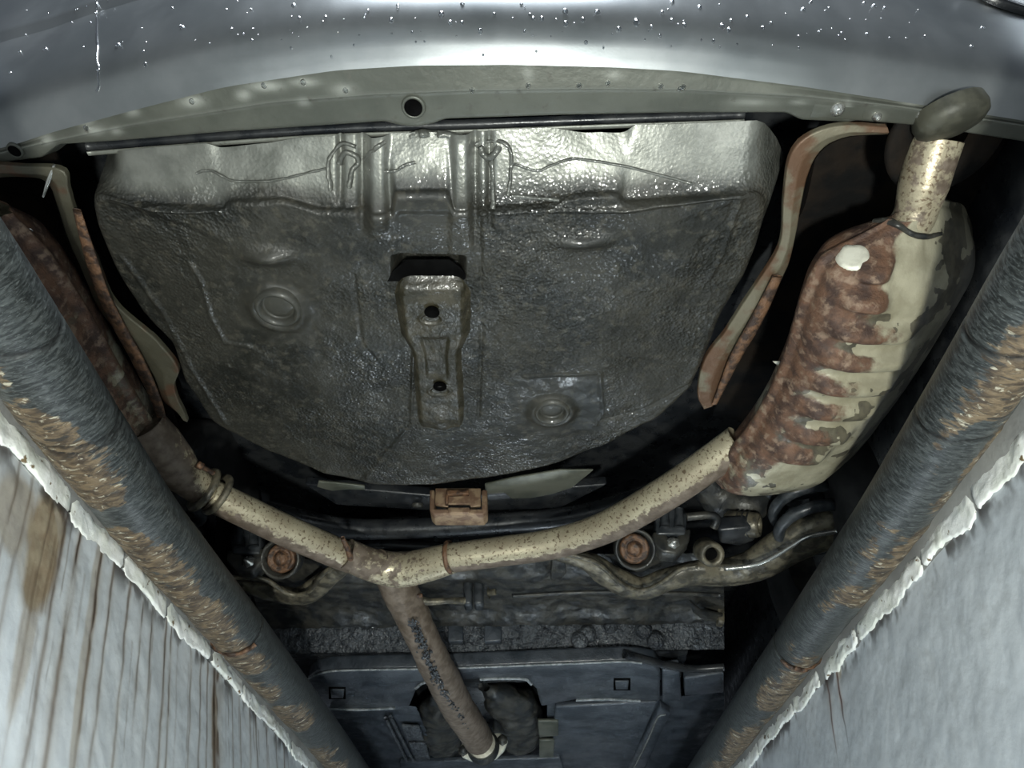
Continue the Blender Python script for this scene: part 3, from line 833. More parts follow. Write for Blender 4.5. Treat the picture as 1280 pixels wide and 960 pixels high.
# raised beads of seam sealer lying on the rear wall
pvx, pvy = proj(PV); pvx, pvy, PVF = pvx.ravel(), pvy.ravel(), PV.reshape(-1, 3)
def on_pan(pts):
    return [PVF[np.argmin((pvx - a) ** 2 + (pvy - b_) ** 2)] + np.array([0, -.0008, -.0012]) for a, b_ in pts]
for pts, rr_ in (([(414, 238), (411, 208), (417, 188), (430, 180), (444, 184)], .003), ([(423, 205), (432, 193), (444, 194), (449, 204), (440, 214), (436, 234)], .004),
                 ([(455, 200), (470, 186), (482, 178)], .003), ([(592, 180), (612, 176), (630, 177), (637, 190), (638, 216), (635, 244)], .003), ([(598, 184), (608, 196), (618, 194), (624, 182)], .005), ([(614, 200), (616, 225), (615, 262)], .004),
                 ([(462, 212), (490, 215), (508, 206), (520, 202)], .0025), ([(245, 216), (264, 212), (290, 224), (312, 226), (345, 224), (410, 212)], .002), ([(640, 204), (672, 212), (690, 206), (720, 200), (775, 206), (830, 222), (862, 228)], .0022), ([(640, 246), (700, 250)], .003)):
    q = on_pan(pts)
    VF = tube(q, rr_, 8, 50, dist=lambda V: (fbm(V[..., 0] * 90, V[..., 1] * 90, V[..., 2] * 90, s=4)[..., None] - .5) * .005)
    pan_part('sealer_bead', VF, .6, .6)
# sealant blobs at the top of the wall and the flange above it
sealpts = [(455, 176), (480, 180), (505, 186), (515, 170), (545, 168), (575, 172), (600, 186)]
pts = PL([(a, b, .312) for a, b in sealpts], 0)
pan_part('seam_sealant', tube(pts, [.003, .005, .004, .007, .006, .005, .004], 10, 90, dist=lambda V: (fbm(V[..., 0] * 90, V[..., 1] * 90, s=6)[..., None] - .5) * .010), .8, .5, 'lumpy bead of seam sealer')
fpx = fpx[1:-1]
pts = PL(fpx, .318)
obj('rear_panel_flange', tube(pts, .0035, 8, 80, flat=.5), M_STRIP, car, 'thin grey welded flange along the top of the tub', attrs={'dirt': np.full(80 * 8 + 2, .35)})
pts = PL([(a, b - 9) for a, b in fpx], .335)
obj('rear_panel_flange', tube(pts, .007, 8, 80), M_BLACK, car)

# --- underbody plate, side panels, wheels (they close the space above and carry the car)
obj('underbody_plate', box((-.08, 2.69, .60), (1.84, 4.32, .04), .0), M_BLACK, car, smooth=False)
for sx in (-1, 1):
    obj('side_panel', box((-.08 + sx * .93, 2.6, .44), (.04, 4.5, .46), .01), M_BUMPER, car)
    obj('inner_side_panel', box((-.08 + sx * .89, 2.6, .42), (.02, 4.4, .36), .0), M_BLACK, car)
def wheel(x, y, sx):
    prof_ = [(.17, -.07), (.20, -.085), (.27, -.095), (.305, -.09), (.318, -.06), (.32, 0), (.318, .06), (.305, .09), (.27, .095), (.20, .085), (.17, .07)]
    o = obj('wheel', lathe(prof_, (x, y, .32), (1, 0, 0), 48), M_TYRE, car, 'black tyre')
    obj('wheel_rim', lathe([(.172, -.068), (.165, -.03), (.15, .02 * sx), (.06, .03 * sx), (.0001, .03 * sx)], (x, y, .32), (1, 0, 0), 32), M_DARKSTEEL, o)
for x in (-.90, .80):
    for y in (1.62, 4.15):
        wheel(x, y, 1 if x > 0 else -1)

# --- mufflers
def muffler(name, label, ys, xl, xr, zc, hh, ribs, riby, seed, rustside):
    """ys: stations; xl/xr: left and right edge; zc, hh: centre height and half height"""
    n, q = 330, 240
    t = np.linspace(0, 1, n)
    y = np.interp(t, np.linspace(0, 1, len(ys)), ys)
    s_ = np.linspace(0, 1, len(ys))
    def sm(v):
        v = np.interp(t, s_, v); k = np.hanning(23); k /= k.sum(); return np.convolve(np.pad(v, 11, mode='edge'), k, mode='valid')
    L, Rr, zz, h = sm(xl), sm(xr), sm(zc), sm(hh)
    a = np.linspace(0, 2 * np.pi, q, endpoint=False)
    ca, sa = np.cos(a), np.sin(a)
    ee = 2 / 2.7
    cx, cs = np.sign(ca) * np.abs(ca) ** ee, np.sign(sa) * np.abs(sa) ** ee
    mid, half = (L + Rr) / 2, (Rr - L) / 2
    X = mid[:, None] + half[:, None] * cx; Zm = zz[:, None] + h[:, None] * cs; Ym = np.repeat(y[:, None], q, 1)
    # pinched seam round the middle
    pin = np.exp(-(sa / .07) ** 2)[None] * .010
    X = X + np.sign(ca)[None] * pin
    U = (X - L[:, None]) / (Rr - L)[:, None]
    under = np.clip(-sa, 0, 1)[None] ** .5
    dzr = np.zeros_like(X)
    for (yr, u0, u1, am, wd, tilt) in ribs:
        yy = Ym - yr - tilt * (U - .3)
        dzr += 2.0 * am * np.exp(-(np.abs(yy) / wd) ** 3) * sst(u0 - .05, u0 + .08, U) * (1 - sst(u1 - .07, u1 + .05, U))
    Zm = Zm - dzr * under
    tl = .62 * rustside * (X - mid[:, None]) * (1 if rustside > 0 else .5)
    Zm = Zm + np.where(tl > 0, tl * 1.2, tl * .35)
    nn = fbm(X * 20, Ym * 20, Zm * 20, s=seed)
    Zm = Zm - .003 * (fbm(X * 60, Ym * 60, Zm * 60, s=seed + 2) - .5) * under
    ue = U if rustside > 0 else 1 - U
    edge = 1 - sst(.03, .32, ue)
    rear_ = 1 - sst(.10, .30, t)[:, None]
    rib_rust = np.clip(dzr / .010, 0, 1) * (1 - sst(.25, .55, ue)) * .55
    rust = np.clip(.9 * edge * (.25 + 1.2 * nn) + .75 * rear_ * (nn + .15) * (1 - sst(.25, .8, ue)) + rib_rust * (.5 + nn) - .12, 0, 1)
    fl = sst(.47, .57, .6 * fbm(X * 11, Ym * 15, Zm * 11, s=seed + 9) + .4 * fbm(X * 45, Ym * 45, Zm * 45, s=seed + 10) + .14 - .18 * sst(.38, .75, ue) - .10 * (1 - sst(.10, .3, ue)) - .05 * np.clip(dzr / .015, 0, 1))
    V = np.stack([X, Ym, Zm], -1).reshape(-1, 3)
    o = obj(name, (V, grid_faces(n, q, False, True)), M_MUF, car, label, attrs={'rust': rust, 'flake': fl})
    return o
def edge_xy(pts, z): a = PL(pts, z); return a[:, 1], a[:, 0]
zc0 = .262
le_y, le_x = edge_xy([(1120, 268), (1062, 282), (1018, 310), (997, 360), (982, 420), (962, 470), (938, 512), (908, 548), (893, 580), (905, 597)], zc0)
stn = np.linspace(le_y[0], le_y[-1], 14)
xlv = np.interp(stn, le_y, le_x)
xrv = np.interp(stn, [le_y[0], le_y[0] + .02, le_y[0] + .06, le_y[0] + .15, le_y[-1] - .1, le_y[-1] - .03, le_y[-1]], [xlv[0] + .07, .64, .72, .78, .78, .74, .66])
hv = np.interp(stn, [le_y[0], le_y[0] + .03, le_y[0] + .10, le_y[-1] - .10, le_y[-1] - .03, le_y[-1]], [.012, .05, .085, .085, .06, .02])
rb_ = []
for k, (ry, u0, u1) in enumerate([(352, .10, .30), (378, .06, .30), (412, .06, .46), (447, .06, .50), (478, .06, .50), (508, .07, .48), (538, .10, .42), (562, .08, .36)]):
    yr = P(1030, ry, zc0 - .09)[1]
    rb_.append((yr, u0, u1, .012, .0135 + .001 * k, .02))
muf_r = muffler('muffler', 'large rusted oval muffler with pressed ribs and flaking beige paint', stn, xlv, xrv, np.full(14, zc0), hv, rb_, None, 70, 1)
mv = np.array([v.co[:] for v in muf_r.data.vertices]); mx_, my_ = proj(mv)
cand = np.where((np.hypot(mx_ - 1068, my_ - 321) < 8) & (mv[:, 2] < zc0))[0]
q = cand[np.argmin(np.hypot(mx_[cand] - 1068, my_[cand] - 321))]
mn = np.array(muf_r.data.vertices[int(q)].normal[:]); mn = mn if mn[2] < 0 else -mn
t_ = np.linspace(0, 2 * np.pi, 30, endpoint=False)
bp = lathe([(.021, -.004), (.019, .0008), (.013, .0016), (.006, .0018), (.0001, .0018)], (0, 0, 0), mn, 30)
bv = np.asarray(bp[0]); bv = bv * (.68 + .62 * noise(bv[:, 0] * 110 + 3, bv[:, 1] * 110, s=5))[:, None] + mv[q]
obj('highlight_patch', (bv, bp[1]), M_ALLOY, muf_r, 'shiny white disc standing in for a highlight on the rusted muffler')  # pale disc modelled in place of a highlight on the muffler skin
# torn spur of rust on its edge
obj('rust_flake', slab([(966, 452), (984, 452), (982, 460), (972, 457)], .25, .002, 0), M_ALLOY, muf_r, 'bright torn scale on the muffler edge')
ll = [(10, 262), (52, 305), (82, 345), (112, 395), (148, 460), (184, 520), (212, 562), (222, 590)]
ly, lx = edge_xy(ll, .27)
stl = np.linspace(ly[0], ly[-1], 14)
xr2 = np.interp(stl, ly, lx)
xl2 = np.full(14, -.88)
hv2 = np.interp(stl, [ly[0], ly[0] + .06, ly[-1] - .12, ly[-1] - .03, ly[-1]], [.03, .075, .075, .05, .03])
muf_l = muffler('muffler', 'brown rusted left muffler half hidden behind the edge pipe', stl, xl2, xr2, np.full(14, .27), hv2, [(P(100, y_, .2)[1], .55, .94, .009, .014, 0) for y_ in (330, 380, 430, 480, 530)], None, 90, -1)

# --- heat shields
def shield(name, rim, inner, zr, zi, label, wid=.02):
    """sheet with an outward rolled rim: rim line (seen), flange, then trough wall rising to zi"""
    a = spline(PL(rim, zr), 90); b = spline(PL(inner, zr + .004), 90); t = (a[:, :2] + b[:, :2]) / 2
    sgn = 1 if b[:, 0].mean() > 0 else -1
    up = b.copy(); up[:, 2] = zi; up[:, 0] += sgn * .075
    w_ = loft([b, b * .5 + up * .5 + np.array([-sgn * .012, 0, 0]), up], [8, 8])
    R = loft([a + np.array([0, 0, .010]), a, (a + b) / 2 - np.array([0, 0, .005]), b, b + np.array([0, 0, .006])], [3, 8, 8, 3])
    R[..., 2] += .010 * (fbm(R[..., 0] * 14, R[..., 1] * 14, s=5) - .5)
    o = obj(name, (R.reshape(-1, 3), grid_faces(R.shape[0], R.shape[1])), M_SHIELD, car, label)
    obj('shield_wall', (w_.reshape(-1, 3), grid_faces(w_.shape[0], w_.shape[1])), M_SHIELD_IN, o, 'dark inner wall of the shield')
    return o
sh_r = shield('heat_shield', [(1110, 160), (1055, 158), (1012, 170), (988, 196), (980, 250), (974, 310), (938, 368), (908, 412), (880, 452), (872, 492), (880, 512)],
              [(1110, 168), (1060, 172), (1028, 188), (1010, 220), (1000, 265), (986, 330), (968, 366), (950, 395), (930, 420), (905, 470), (898, 500)], .285, .46, 'tan and rust streaked heat shield with a rolled edge beside the right muffler')
obj('shield_fold', tube(PL([(972, 345), (958, 375), (940, 410), (920, 445), (905, 478), (893, 505)], .275), [.008, .011, .012, .011, .008, .005], 10, 60, flat=.45), M_RUST, sh_r, 'orange rusted fold')
obj('shield_roof', slab([(1000, 170), (1290, 150), (1290, 600), (890, 520), (975, 330)], .46, .01, .002), M_SHIELD_IN, sh_r, 'dark inside of the shield')
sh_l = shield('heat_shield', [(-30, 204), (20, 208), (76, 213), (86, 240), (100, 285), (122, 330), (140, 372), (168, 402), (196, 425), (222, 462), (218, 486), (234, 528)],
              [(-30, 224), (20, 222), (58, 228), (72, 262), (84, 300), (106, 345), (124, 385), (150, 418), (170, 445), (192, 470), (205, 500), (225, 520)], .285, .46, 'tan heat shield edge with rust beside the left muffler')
sh_l.data.materials.clear(); sh_l.data.materials.append(M_SHIELD_SHADED)
obj('shield_fold', tube(PL([(96, 262), (110, 310), (128, 365), (150, 410), (172, 450), (195, 500), (208, 545)], .275), [.006, .01, .011, .012, .012, .010, .006], 10, 70, flat=.45), M_RUST, sh_l, 'brown rusted fold')
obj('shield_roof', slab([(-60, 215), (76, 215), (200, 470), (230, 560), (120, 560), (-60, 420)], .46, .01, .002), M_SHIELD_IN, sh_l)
obj('hanging_clip', tube(PL([(68, 206, .29), (60, 228, .28), (54, 246, .275)], 0), [.002, .003, .0015], 8, 20), M_CHROME, sh_l, 'thin bright wire clip')
obj('hanging_clip', tube(PL([(38, 288, .27), (33, 300, .268)], 0), .004, 8, 12), M_CHROME, sh_l, 'short bright clip')

# --- tail pipe behind the bumper
tp = np.array([P(1132, 288, .262), P(1143, 270, .272), P(1152, 240, .285), P(1162, 205, .30), P(1172, 175, .315)])
VF = tube(tp, [.030, .0295, .0335, .034, .034], 28, 60)
V_ = np.asarray(VF[0]); gr = np.clip(.42 + .5 * (fbm(V_[:, 0] * 30, V_[:, 1] * 30, V_[:, 2] * 30, s=3) - .5), 0, 1)
tail = obj('tail_pipe', VF, M_EXH, car, 'dull tan tail pipe rising from the right muffler', attrs={'grime': gr})
obj('pipe_collar', lathe([(.082, .006), (.084, -.002), (.078, -.006), (.055, -.006), (.045, .0), (.040, .012)], P(1182, 172, .322), (-.05, .12, 1), 40), M_SHIELD_IN, tail, 'black ring where the pipe passes the bumper')
tipc = P(1190, 152, .293)
obj('tail_pipe_tip', lathe([(.044, .022), (.047, .008), (.045, -.002), (.036, -.010), (.02, -.015), (.0001, -.016)], tipc, (-.22, -.52, .8), 32), M_OLIVE, tail, 'dull olive end of the pipe showing under the lip')
below = np.where(mv[:, 2] < zc0 + .01)[0]
crack = [mv[below[np.argmin((mx_[below] - a) ** 2 + (my_[below] - b_) ** 2)]] for a, b_ in ((1092, 276), (1106, 276), (1122, 282), (1140, 292), (1158, 297), (1176, 292))]
obj('weld_bead', tube(crack, [.004, .006, .004, .005, .004, .003], 8, 50, dist=lambda V: (fbm(V[..., 0] * 90, V[..., 1] * 90, s=8)[..., None] - .5) * .008), M_DARKSTEEL, muf_r, 'dark lumpy weld round the tail pipe')

# --- exhaust pipes
def exhaust(name, pts, r, label, m=120, n=28, parent=None, base=.5, lumps=0.0):
    pp = PL(pts, 0)
    VF = tube(pp, r, n, m, dist=(lambda V: (fbm(V[..., 0] * 40, V[..., 1] * 40, V[..., 2] * 40, s=7)[..., None] - .5) * lumps) if lumps else None)
    V = np.asarray(VF[0]); path = spline(pp, m)
    cen = np.repeat(path, n, 0); nrm = V[:len(cen)] - cen; nrm /= np.linalg.norm(nrm, axis=1)[:, None] + 1e-9
    # road dirt sticks to the side that faces forward and down
    g = sst(-.75, .55, nrm[:, 1] - .55 * nrm[:, 2] * 0 + base - .5 + .25 * -nrm[:, 2])
    g = np.r_[g, [.5, .5]]
    return obj(name, VF, M_EXH, parent or car, label, attrs={'grime': g})
pr_ = exhaust('exhaust_pipe', [(925, 552, .25), (890, 577, .238), (850, 605, .226), (800, 636, .222), (750, 662, .22), (690, 680, .22), (620, 690, .22), (560, 698, .22), (520, 706, .22)], [.036, .036, .037, .037, .036, .036, .036, .036, .036], 'bare tan exhaust tube bending from the right muffler to the junction', base=.55)
obj('pipe_sleeve', lathe([(.038, -.006), (.041, -.003), (.041, .003), (.038, .006)], P(562, 696, .22), P(600, 692, .22) - P(540, 700, .22), 28), M_RUST, pr_, 'brown weld ring')
pl_ = exhaust('exhaust_pipe', [(262, 618, .225), (300, 636, .222), (350, 660, .22), (400, 682, .22), (440, 698, .22), (500, 714, .22)], [.034, .035, .036, .036, .036, .036], 'bare tan exhaust tube running from the clamp to the junction', base=.55)
cone = exhaust('muffler_outlet', [(176, 530, .262), (196, 556, .252), (214, 578, .243), (236, 600, .235), (262, 618, .228)], [.045, .050, .048, .036, .034], 'brown tapered outlet of the left muffler', m=50, parent=muf_l, base=.75)
for (px, py, r) in ((255, 612, .049), (272, 618, .046)):
    c = P(px, py, .226); d = P(320, 645, .222) - P(250, 608, .228)
    VF = lathe([(r * .72, -.006), (r, -.006), (r * 1.05, -.002), (r * 1.05, .002), (r, .006), (r * .72, .006)], c, d, 32)
    obj('clamp_flange', VF, M_ARM, pl_, 'pale pressed clamp ring')
for k in (-1, 1):
    c = P(263 + (10 if k > 0 else -6), 612 + k * 26, .222)
    obj('clamp_bolt', lathe([(.0001, -.02), (.008, -.02), (.008, -.008), (.005, -.008), (.005, .02), (.0001, .02)], c, P(320, 645, .222) - P(250, 608, .228), 12), M_RUST, pl_)
yst = exhaust('junction_pipe', [(470, 700, .22), (490, 722, .213), (507, 752, .19), (525, 790, .15), (543, 828, .122), (556, 852, .116), (570, 880, .112), (586, 905, .112), (598, 924, .112)], [.030, .047, .044, .046, .049, .050, .051, .052, .052], 'brown grimy downpipe running forward from the junction', m=140, base=.9, lumps=.006)
obj('junction_body', tube(PL([(432, 692, .22), (465, 706, .216), (500, 712, .214), (535, 706, .216), (566, 697, .22)], 0), [.037, .040, .044, .041, .037], 28, 70), M_EXH, yst, 'swollen welded junction of the three tubes', attrs={'grime': np.r_[np.repeat(np.linspace(.62, .35, 70), 28) , [.5, .5]]})
for pts in ([(428, 672, .2), (436, 690, .195), (440, 706, .2)], [(480, 742, .19), (500, 748, .18), (528, 744, .19)], [(470, 722, .2), (482, 730, .19), (496, 734, .185)]):
    obj('weld_bead', tube(PL(pts, 0), [.005, .008, .005], 8, 24), M_RUST, yst, 'dark welded seam')
# bright oily scale down the stem
ico = bmesh.new(); bmesh.ops.create_icosphere(ico, subdivisions=1, radius=1.0)
IV = np.array([v.co[:] for v in ico.verts]); IF = [tuple(v.index for v in f.verts) for f in ico.faces]; ico.free()
cl = spline(PL([(516, 778, .122), (528, 810, .100), (543, 845, .074), (562, 880, .066), (582, 910, .066)], 0), 150)
lumps = []
for k in range(150 * 3):
    a = RNG.uniform(.002, .0055) * (1 if RNG.uniform() < .9 else 1.6)
    c = cl[k // 3] + np.array([RNG.normal(0, .0065), RNG.normal(0, .010), RNG.uniform(.0, .008)])
    lumps.append((IV * a * np.array([1, 1.6, .6]) * RNG.uniform(.7, 1.2, (len(IV), 1)) + c, IF))
obj('scale_crust', merge(*lumps), M_UNDER_ROUGH, yst, 'crusty wet scale down the pipe', 'stuff')
# flange at the front end
fc = P(605, 936, .108)
dfl = P(612, 948, .110) - P(592, 912, .110); dfl /= np.linalg.norm(dfl)
fl_px = [(572, 936), (580, 926), (596, 922), (612, 916), (626, 916), (635, 926), (630, 938), (620, 948), (606, 953), (590, 951), (578, 946)]
obj('pipe_flange', vslab(fl_px, fc[1] - .01, .02, .004), M_ALLOY, yst, 'pale two-bolt flange at the end of the pipe')
for (px, py) in ((579, 938), (628, 925)):
    c = PY(px, py, fc[1] - .012)
    obj('flange_bolt', lathe([(.0001, -.022), (.012, -.022), (.014, -.016), (.014, .0), (.02, .0), (.02, .004)], c, (0, 1, 0), 6), M_DARKSTEEL, yst)
c = PY(604, 934, fc[1] - .012)
obj('flange_collar', lathe([(.060, .004), (.060, -.004), (.056, -.012), (.050, -.03)], c, -dfl * -1, 28), M_DARKSTEEL, yst)
# hanger rod and rubber beside the stem
obj('hanger_rod', tube(PL([(512, 748, .20), (535, 752, .195), (560, 751, .20), (580, 751, .21)], 0), [.016, .010, .008, .010], 12, 30), M_ARM, yst, 'muddy steel hanger rod')
for (xa, xb) in ((579, 590), (592, 604)):
    obj('hanger_rubber', vslab([(xa, 716), (xb, 716), (xb, 755), (xa, 755)], 1.80, .05, .008), M_RUBBER, car, 'black rubber exhaust hanger')
obj('hanger_bolt', lathe([(.0001, -.02), (.009, -.02), (.009, 0), (.016, 0)], PY(611, 741, 1.80), (-1, .3, 0), 12), M_ARM, car)

# --- behind the tub: beams, tow bracket, cover plates
obj('cross_tube', tube(PL([(330, 640, .36), (430, 660, .36), (520, 660, .36), (610, 655, .36), (720, 645, .36), (850, 610, .36)], 0), [.028] * 6, 20, 90), M_BLACK, car, 'glossy black cross tube behind the tub')
obj('cross_tube', tube(PL([(400, 690, .34), (470, 682, .34), (560, 684, .34), (640, 676, .34), (720, 660, .34)], 0), [.014] * 5, 16, 70), M_BLACK, car)
obj('cover_plate', slab([(606, 606), (640, 598), (700, 588), (742, 588), (715, 610), (690, 618), (664, 623), (640, 624), (630, 616), (606, 618)], .325, .006, .002), M_PALE, car, 'pale greenish panel edge showing below the tub')
obj('cover_plate', slab([(398, 602), (440, 606), (456, 608), (456, 613), (436, 612), (415, 614), (396, 609)], .325, .006, .002), M_PALE, car, 'short grey panel edge showing below the tub')
beam = obj('rear_beam', slab([(380, 606), (560, 622), (760, 606), (700, 636), (560, 640), (420, 632)], .40, .03, .006), M_BLACK, car)
obj('beam_eye', lathe([(.014, .004), (.015, -.004), (.010, -.007), (.006, -.004), (.006, .003)], P(522, 631, .385), (0, -.5, 1), 18), M_DARKSTEEL, beam)
yt = 1.36
tow = obj('tow_bracket', merge(vslab([(537, 612), (543, 612), (543, 636), (602, 636), (602, 612), (609, 612), (609, 638), (604, 643), (542, 643), (537, 638)], yt, .05, .003)), M_TOW, car, 'brown rusted box bracket for the tow eye')
obj('bracket_plate', vslab([(544, 610), (601, 610), (601, 632), (588, 634), (588, 630), (560, 630), (560, 634), (544, 630)], yt + .018, .01, .002), M_TOW, tow)
obj('bracket_tab', vslab([(558, 612), (586, 612), (586, 617), (560, 618), (560, 629), (556, 629)], yt + .006, .012, .002), M_RUST, tow)
obj('bracket_tab', vslab([(560, 634), (587, 634), (587, 641), (560, 641)], yt - .004, .02, .002), M_TOW, tow)

# --- suspension
def ribbon(name, pts, r, flat, m, label=None, mm=90):
    return obj(name, tube(PL(pts, 0), r, 16, mm, flat=flat, dist=lambda V: (fbm(V[..., 0] * 45, V[..., 1] * 45, V[..., 2] * 45, s=3)[..., None] - .5) * .008), m, car, label)
arm = ribbon('suspension_arm', [(688, 690, .25), (735, 702, .235), (765, 722, .225), (800, 736, .22), (835, 724, .225), (870, 716, .235), (905, 716, .235), (945, 706, .235), (985, 682, .24), (1030, 664, .245), (1110, 655, .25)], [.022, .032, .042, .044, .042, .046, .054, .060, .066, .068, .066], .6, M_ARM, 'muddy pressed steel suspension arm on the right', 160)
for pts in ([(700, 690, .21), (745, 703, .195), (775, 728, .185), (800, 738, .18), (826, 729, .185), (850, 712, .2), (872, 708, .2)], [(905, 711, .19), (940, 707, .19), (965, 697, .19), (990, 682, .195), (1010, 671, .2), (1045, 664, .205)]):
    obj('arm_lip', tube(PL(pts, 0), .006, 8, 60), M_CHROME if pts[0][0] > 900 else M_ARM, arm, 'pale folded lip of the arm')
def cyl(name, px, py, z, r, h, ax, m, parent, label=None, hole=.55):
    return obj(name, lathe([(.0001, h * .6), (r * hole * .9, h * .6), (r * hole, -h * .42), (r * hole * 1.15, -h * .5), (r * .88, -h * .5), (r, -h * .4), (r, h * .5), (r * .8, h * .6)], P(px, py, z), ax, 28), m, parent, label)
vd = Vector((0, .75, .62))
eye = cyl('arm_bush', 886, 690, .21, .030, .06, (-.05, .75, .66), M_ARM, arm, 'round bush eye with a dark hole')
obj('bush_void', lathe([(.017, 0), (.0001, .001)], P(886, 690, .21) + np.array([0, -.008, -.012]), (-.05, .75, .66), 20), M_HOLE, arm)
def bush(px, py, z, r, parent, label):
    c = P(px, py, z); ax = (0, .82, .57)
    obj('bush_cup', lathe([(r * 1.35, .03), (r * 1.4, -.012), (r * 1.3, -.018), (r * 1.15, -.012), (r * 1.1, .02), (.0001, .02)], c, ax, 30), M_DARKSTEEL, parent)
    obj('rusty_bush', lathe([(r, .018), (r, -.004), (r * .85, -.010), (r * .66, .0), (r * .5, -.002), (r * .42, -.014), (r * .2, -.016), (.0001, -.014)], c, ax, 26), M_RUST, parent, label)
bush(793, 686, .235, .036, arm, 'orange rusted bush and bolt in its cup')
def clamp_block(px, py, y, s, label):
    hump = obj('stabiliser_rubber', vslab([(px - 19 * s, py + 16), (px - 21 * s, py - 4), (px - 16 * s, py - 18), (px - 4 * s, py - 20), (px, py - 16), (px + 4 * s, py - 20), (px + 16 * s, py - 18), (px + 19 * s, py - 2), (px + 17 * s, py + 16)], y, .06, .012), M_RUBBER, car, label)
    for d in (-9, 9):
        c0, c1 = PY(px + d, py - 15, y - .004), PY(px + d, py + 8, y - .004)
        obj('rubber_hump', tube([c0, c1], [.010, .013], 12, 16), M_RUBBER, hump)
    obj('clamp_strap', vslab([(px - 24, py + 12), (px - 10, py + 12), (px - 4, py + 20), (px + 6, py + 20), (px + 12, py + 10), (px + 24, py + 8), (px + 22, py + 24), (px + 6, py + 40), (px - 12, py + 38), (px - 26, py + 24)], y + .004, .05, .006), M_DARKSTEEL, hump)
    obj('clamp_bolt', lathe([(.0001, -.014), (.008, -.014), (.009, 0), (.016, 0), (.016, .004)], PY(px + 2, py + 26, y), (0, 1, .2), 6), M_CHROME, hump)
    return hump
clamp_block(840, 652, 1.52, 1, 'black rubber stabiliser mount with two humps on the right')
clamp_block(308, 676, 1.55, .95, 'black rubber stabiliser mount with two humps on the left')
obj('stabiliser_bar', tube(PL([(858, 646, .27), (885, 644, .27), (896, 648, .265), (892, 660, .25)], 0), .010, 12, 40), M_DARKSTEEL, car, 'thin dark stabiliser bar')
larm = ribbon('suspension_arm', [(250, 728, .25), (300, 732, .24), (345, 742, .23), (380, 744, .225), (410, 722, .23), (440, 704, .24), (480, 712, .25)], [.02, .024, .034, .036, .030, .024, .018], .55, M_ARM, 'muddy pressed steel suspension arm on the left', 120)
obj('arm_lip', tube(PL([(290, 722, .2), (330, 724, .195), (360, 742, .19), (385, 740, .19), (405, 716, .2), (432, 700, .21)], 0), .006, 8, 60), M_ARM, larm)
bush(352, 698, .235, .036, larm, 'rusted bush in its cup on the left')
kn = cyl('hub_carrier', 930, 655, .27, .030, .075, (-.75, .35, .3), M_ARM, car, 'pale machined end of the hub carrier')
for q in (-.012, 0, .012):
    obj('carrier_groove', lathe([(.031, q - .002), (.033, q), (.031, q + .002)], P(930, 655, .27), (-.75, .35, .3), 26), M_DARKSTEEL, kn)
obj('shock_absorber', tube(PL([(880, 600, .40), (905, 622, .37), (935, 630, .34), (955, 618, .36)], 0), [.045, .055, .05, .035], 20, 50), M_DARKSTEEL, car, 'grimy shock absorber body above the arm')
obj('carrier_foot', slab([(898, 664), (940, 660), (945, 676), (925, 684), (900, 680)], .24, .04, .008), M_BLACK, car)
def spring(px, py, z, label):
    c = P(px, py, z); t = np.linspace(0, 4.6 * 2 * np.pi, 40)
    pts = np.stack([c[0] + .078 * np.cos(t), c[1] + .078 * np.sin(t), z - .07 + .24 * t / t[-1]], 1)
    obj('coil_spring', tube(pts, .014, 14, 420), M_RUBBER, car, label)
spring(1010, 640, .285, 'black coil spring of the right rear wheel')
spring(205, 655, .285, 'black coil spring of the left rear wheel')

# --- forward underbody
def patch(name, quad, nx, ny, zf, m, parent=None, label=None, amp=.004, fr=60, seed=0, kind=None):
    U, Vv = np.meshgrid(np.linspace(0, 1, nx), np.linspace(0, 1, ny), indexing='ij')
    a, b, c, d = [np.array(q, float) for q in quad]     # tl tr br bl
    p = (a * (1 - U)[..., None] + b * U[..., None]) * (1 - Vv)[..., None] + (d * (1 - U)[..., None] + c * U[..., None]) * Vv[..., None]
    p = P(p[..., 0], p[..., 1], zf(U, Vv) if callable(zf) else zf)
    p[..., 2] -= amp * (fbm(p[..., 0] * fr, p[..., 1] * fr, s=seed) - .5) * 2
    return obj(name, (p.reshape(-1, 3), grid_faces(nx, ny)), m, parent or car, label, kind)
sub = patch('subframe', [(300, 700), (905, 690), (905, 779), (330, 786)], 160, 70, lambda U, V: .285 + .012 * np.cos(V * 9) + .006 * np.sin(U * 30), M_DARKSTEEL, None, 'dark scaly subframe plate behind the exhaust junction', .006, 40, 3)
obj('subframe_end', vslab([(896, 718), (905, 718), (906, 778), (898, 776)], 2.0, .04, .003), M_ARM, sub, 'pale cut edge of the subframe')
obj('subframe_fold', slab([(862, 752), (876, 764), (904, 770), (904, 779), (880, 776), (866, 766)], .262, .01, .003), M_DARKSTEEL, sub)
obj('subframe_fold', tube(PL([(640, 745, .262), (740, 740, .262), (860, 742, .262), (900, 744, .262)], 0), .006, 8, 60), M_DARKSTEEL, sub)
obj('subframe_bracket', slab([(690, 700), (706, 696), (708, 716), (700, 728), (688, 726)], .262, .01, .003), M_DARKSTEEL, sub)
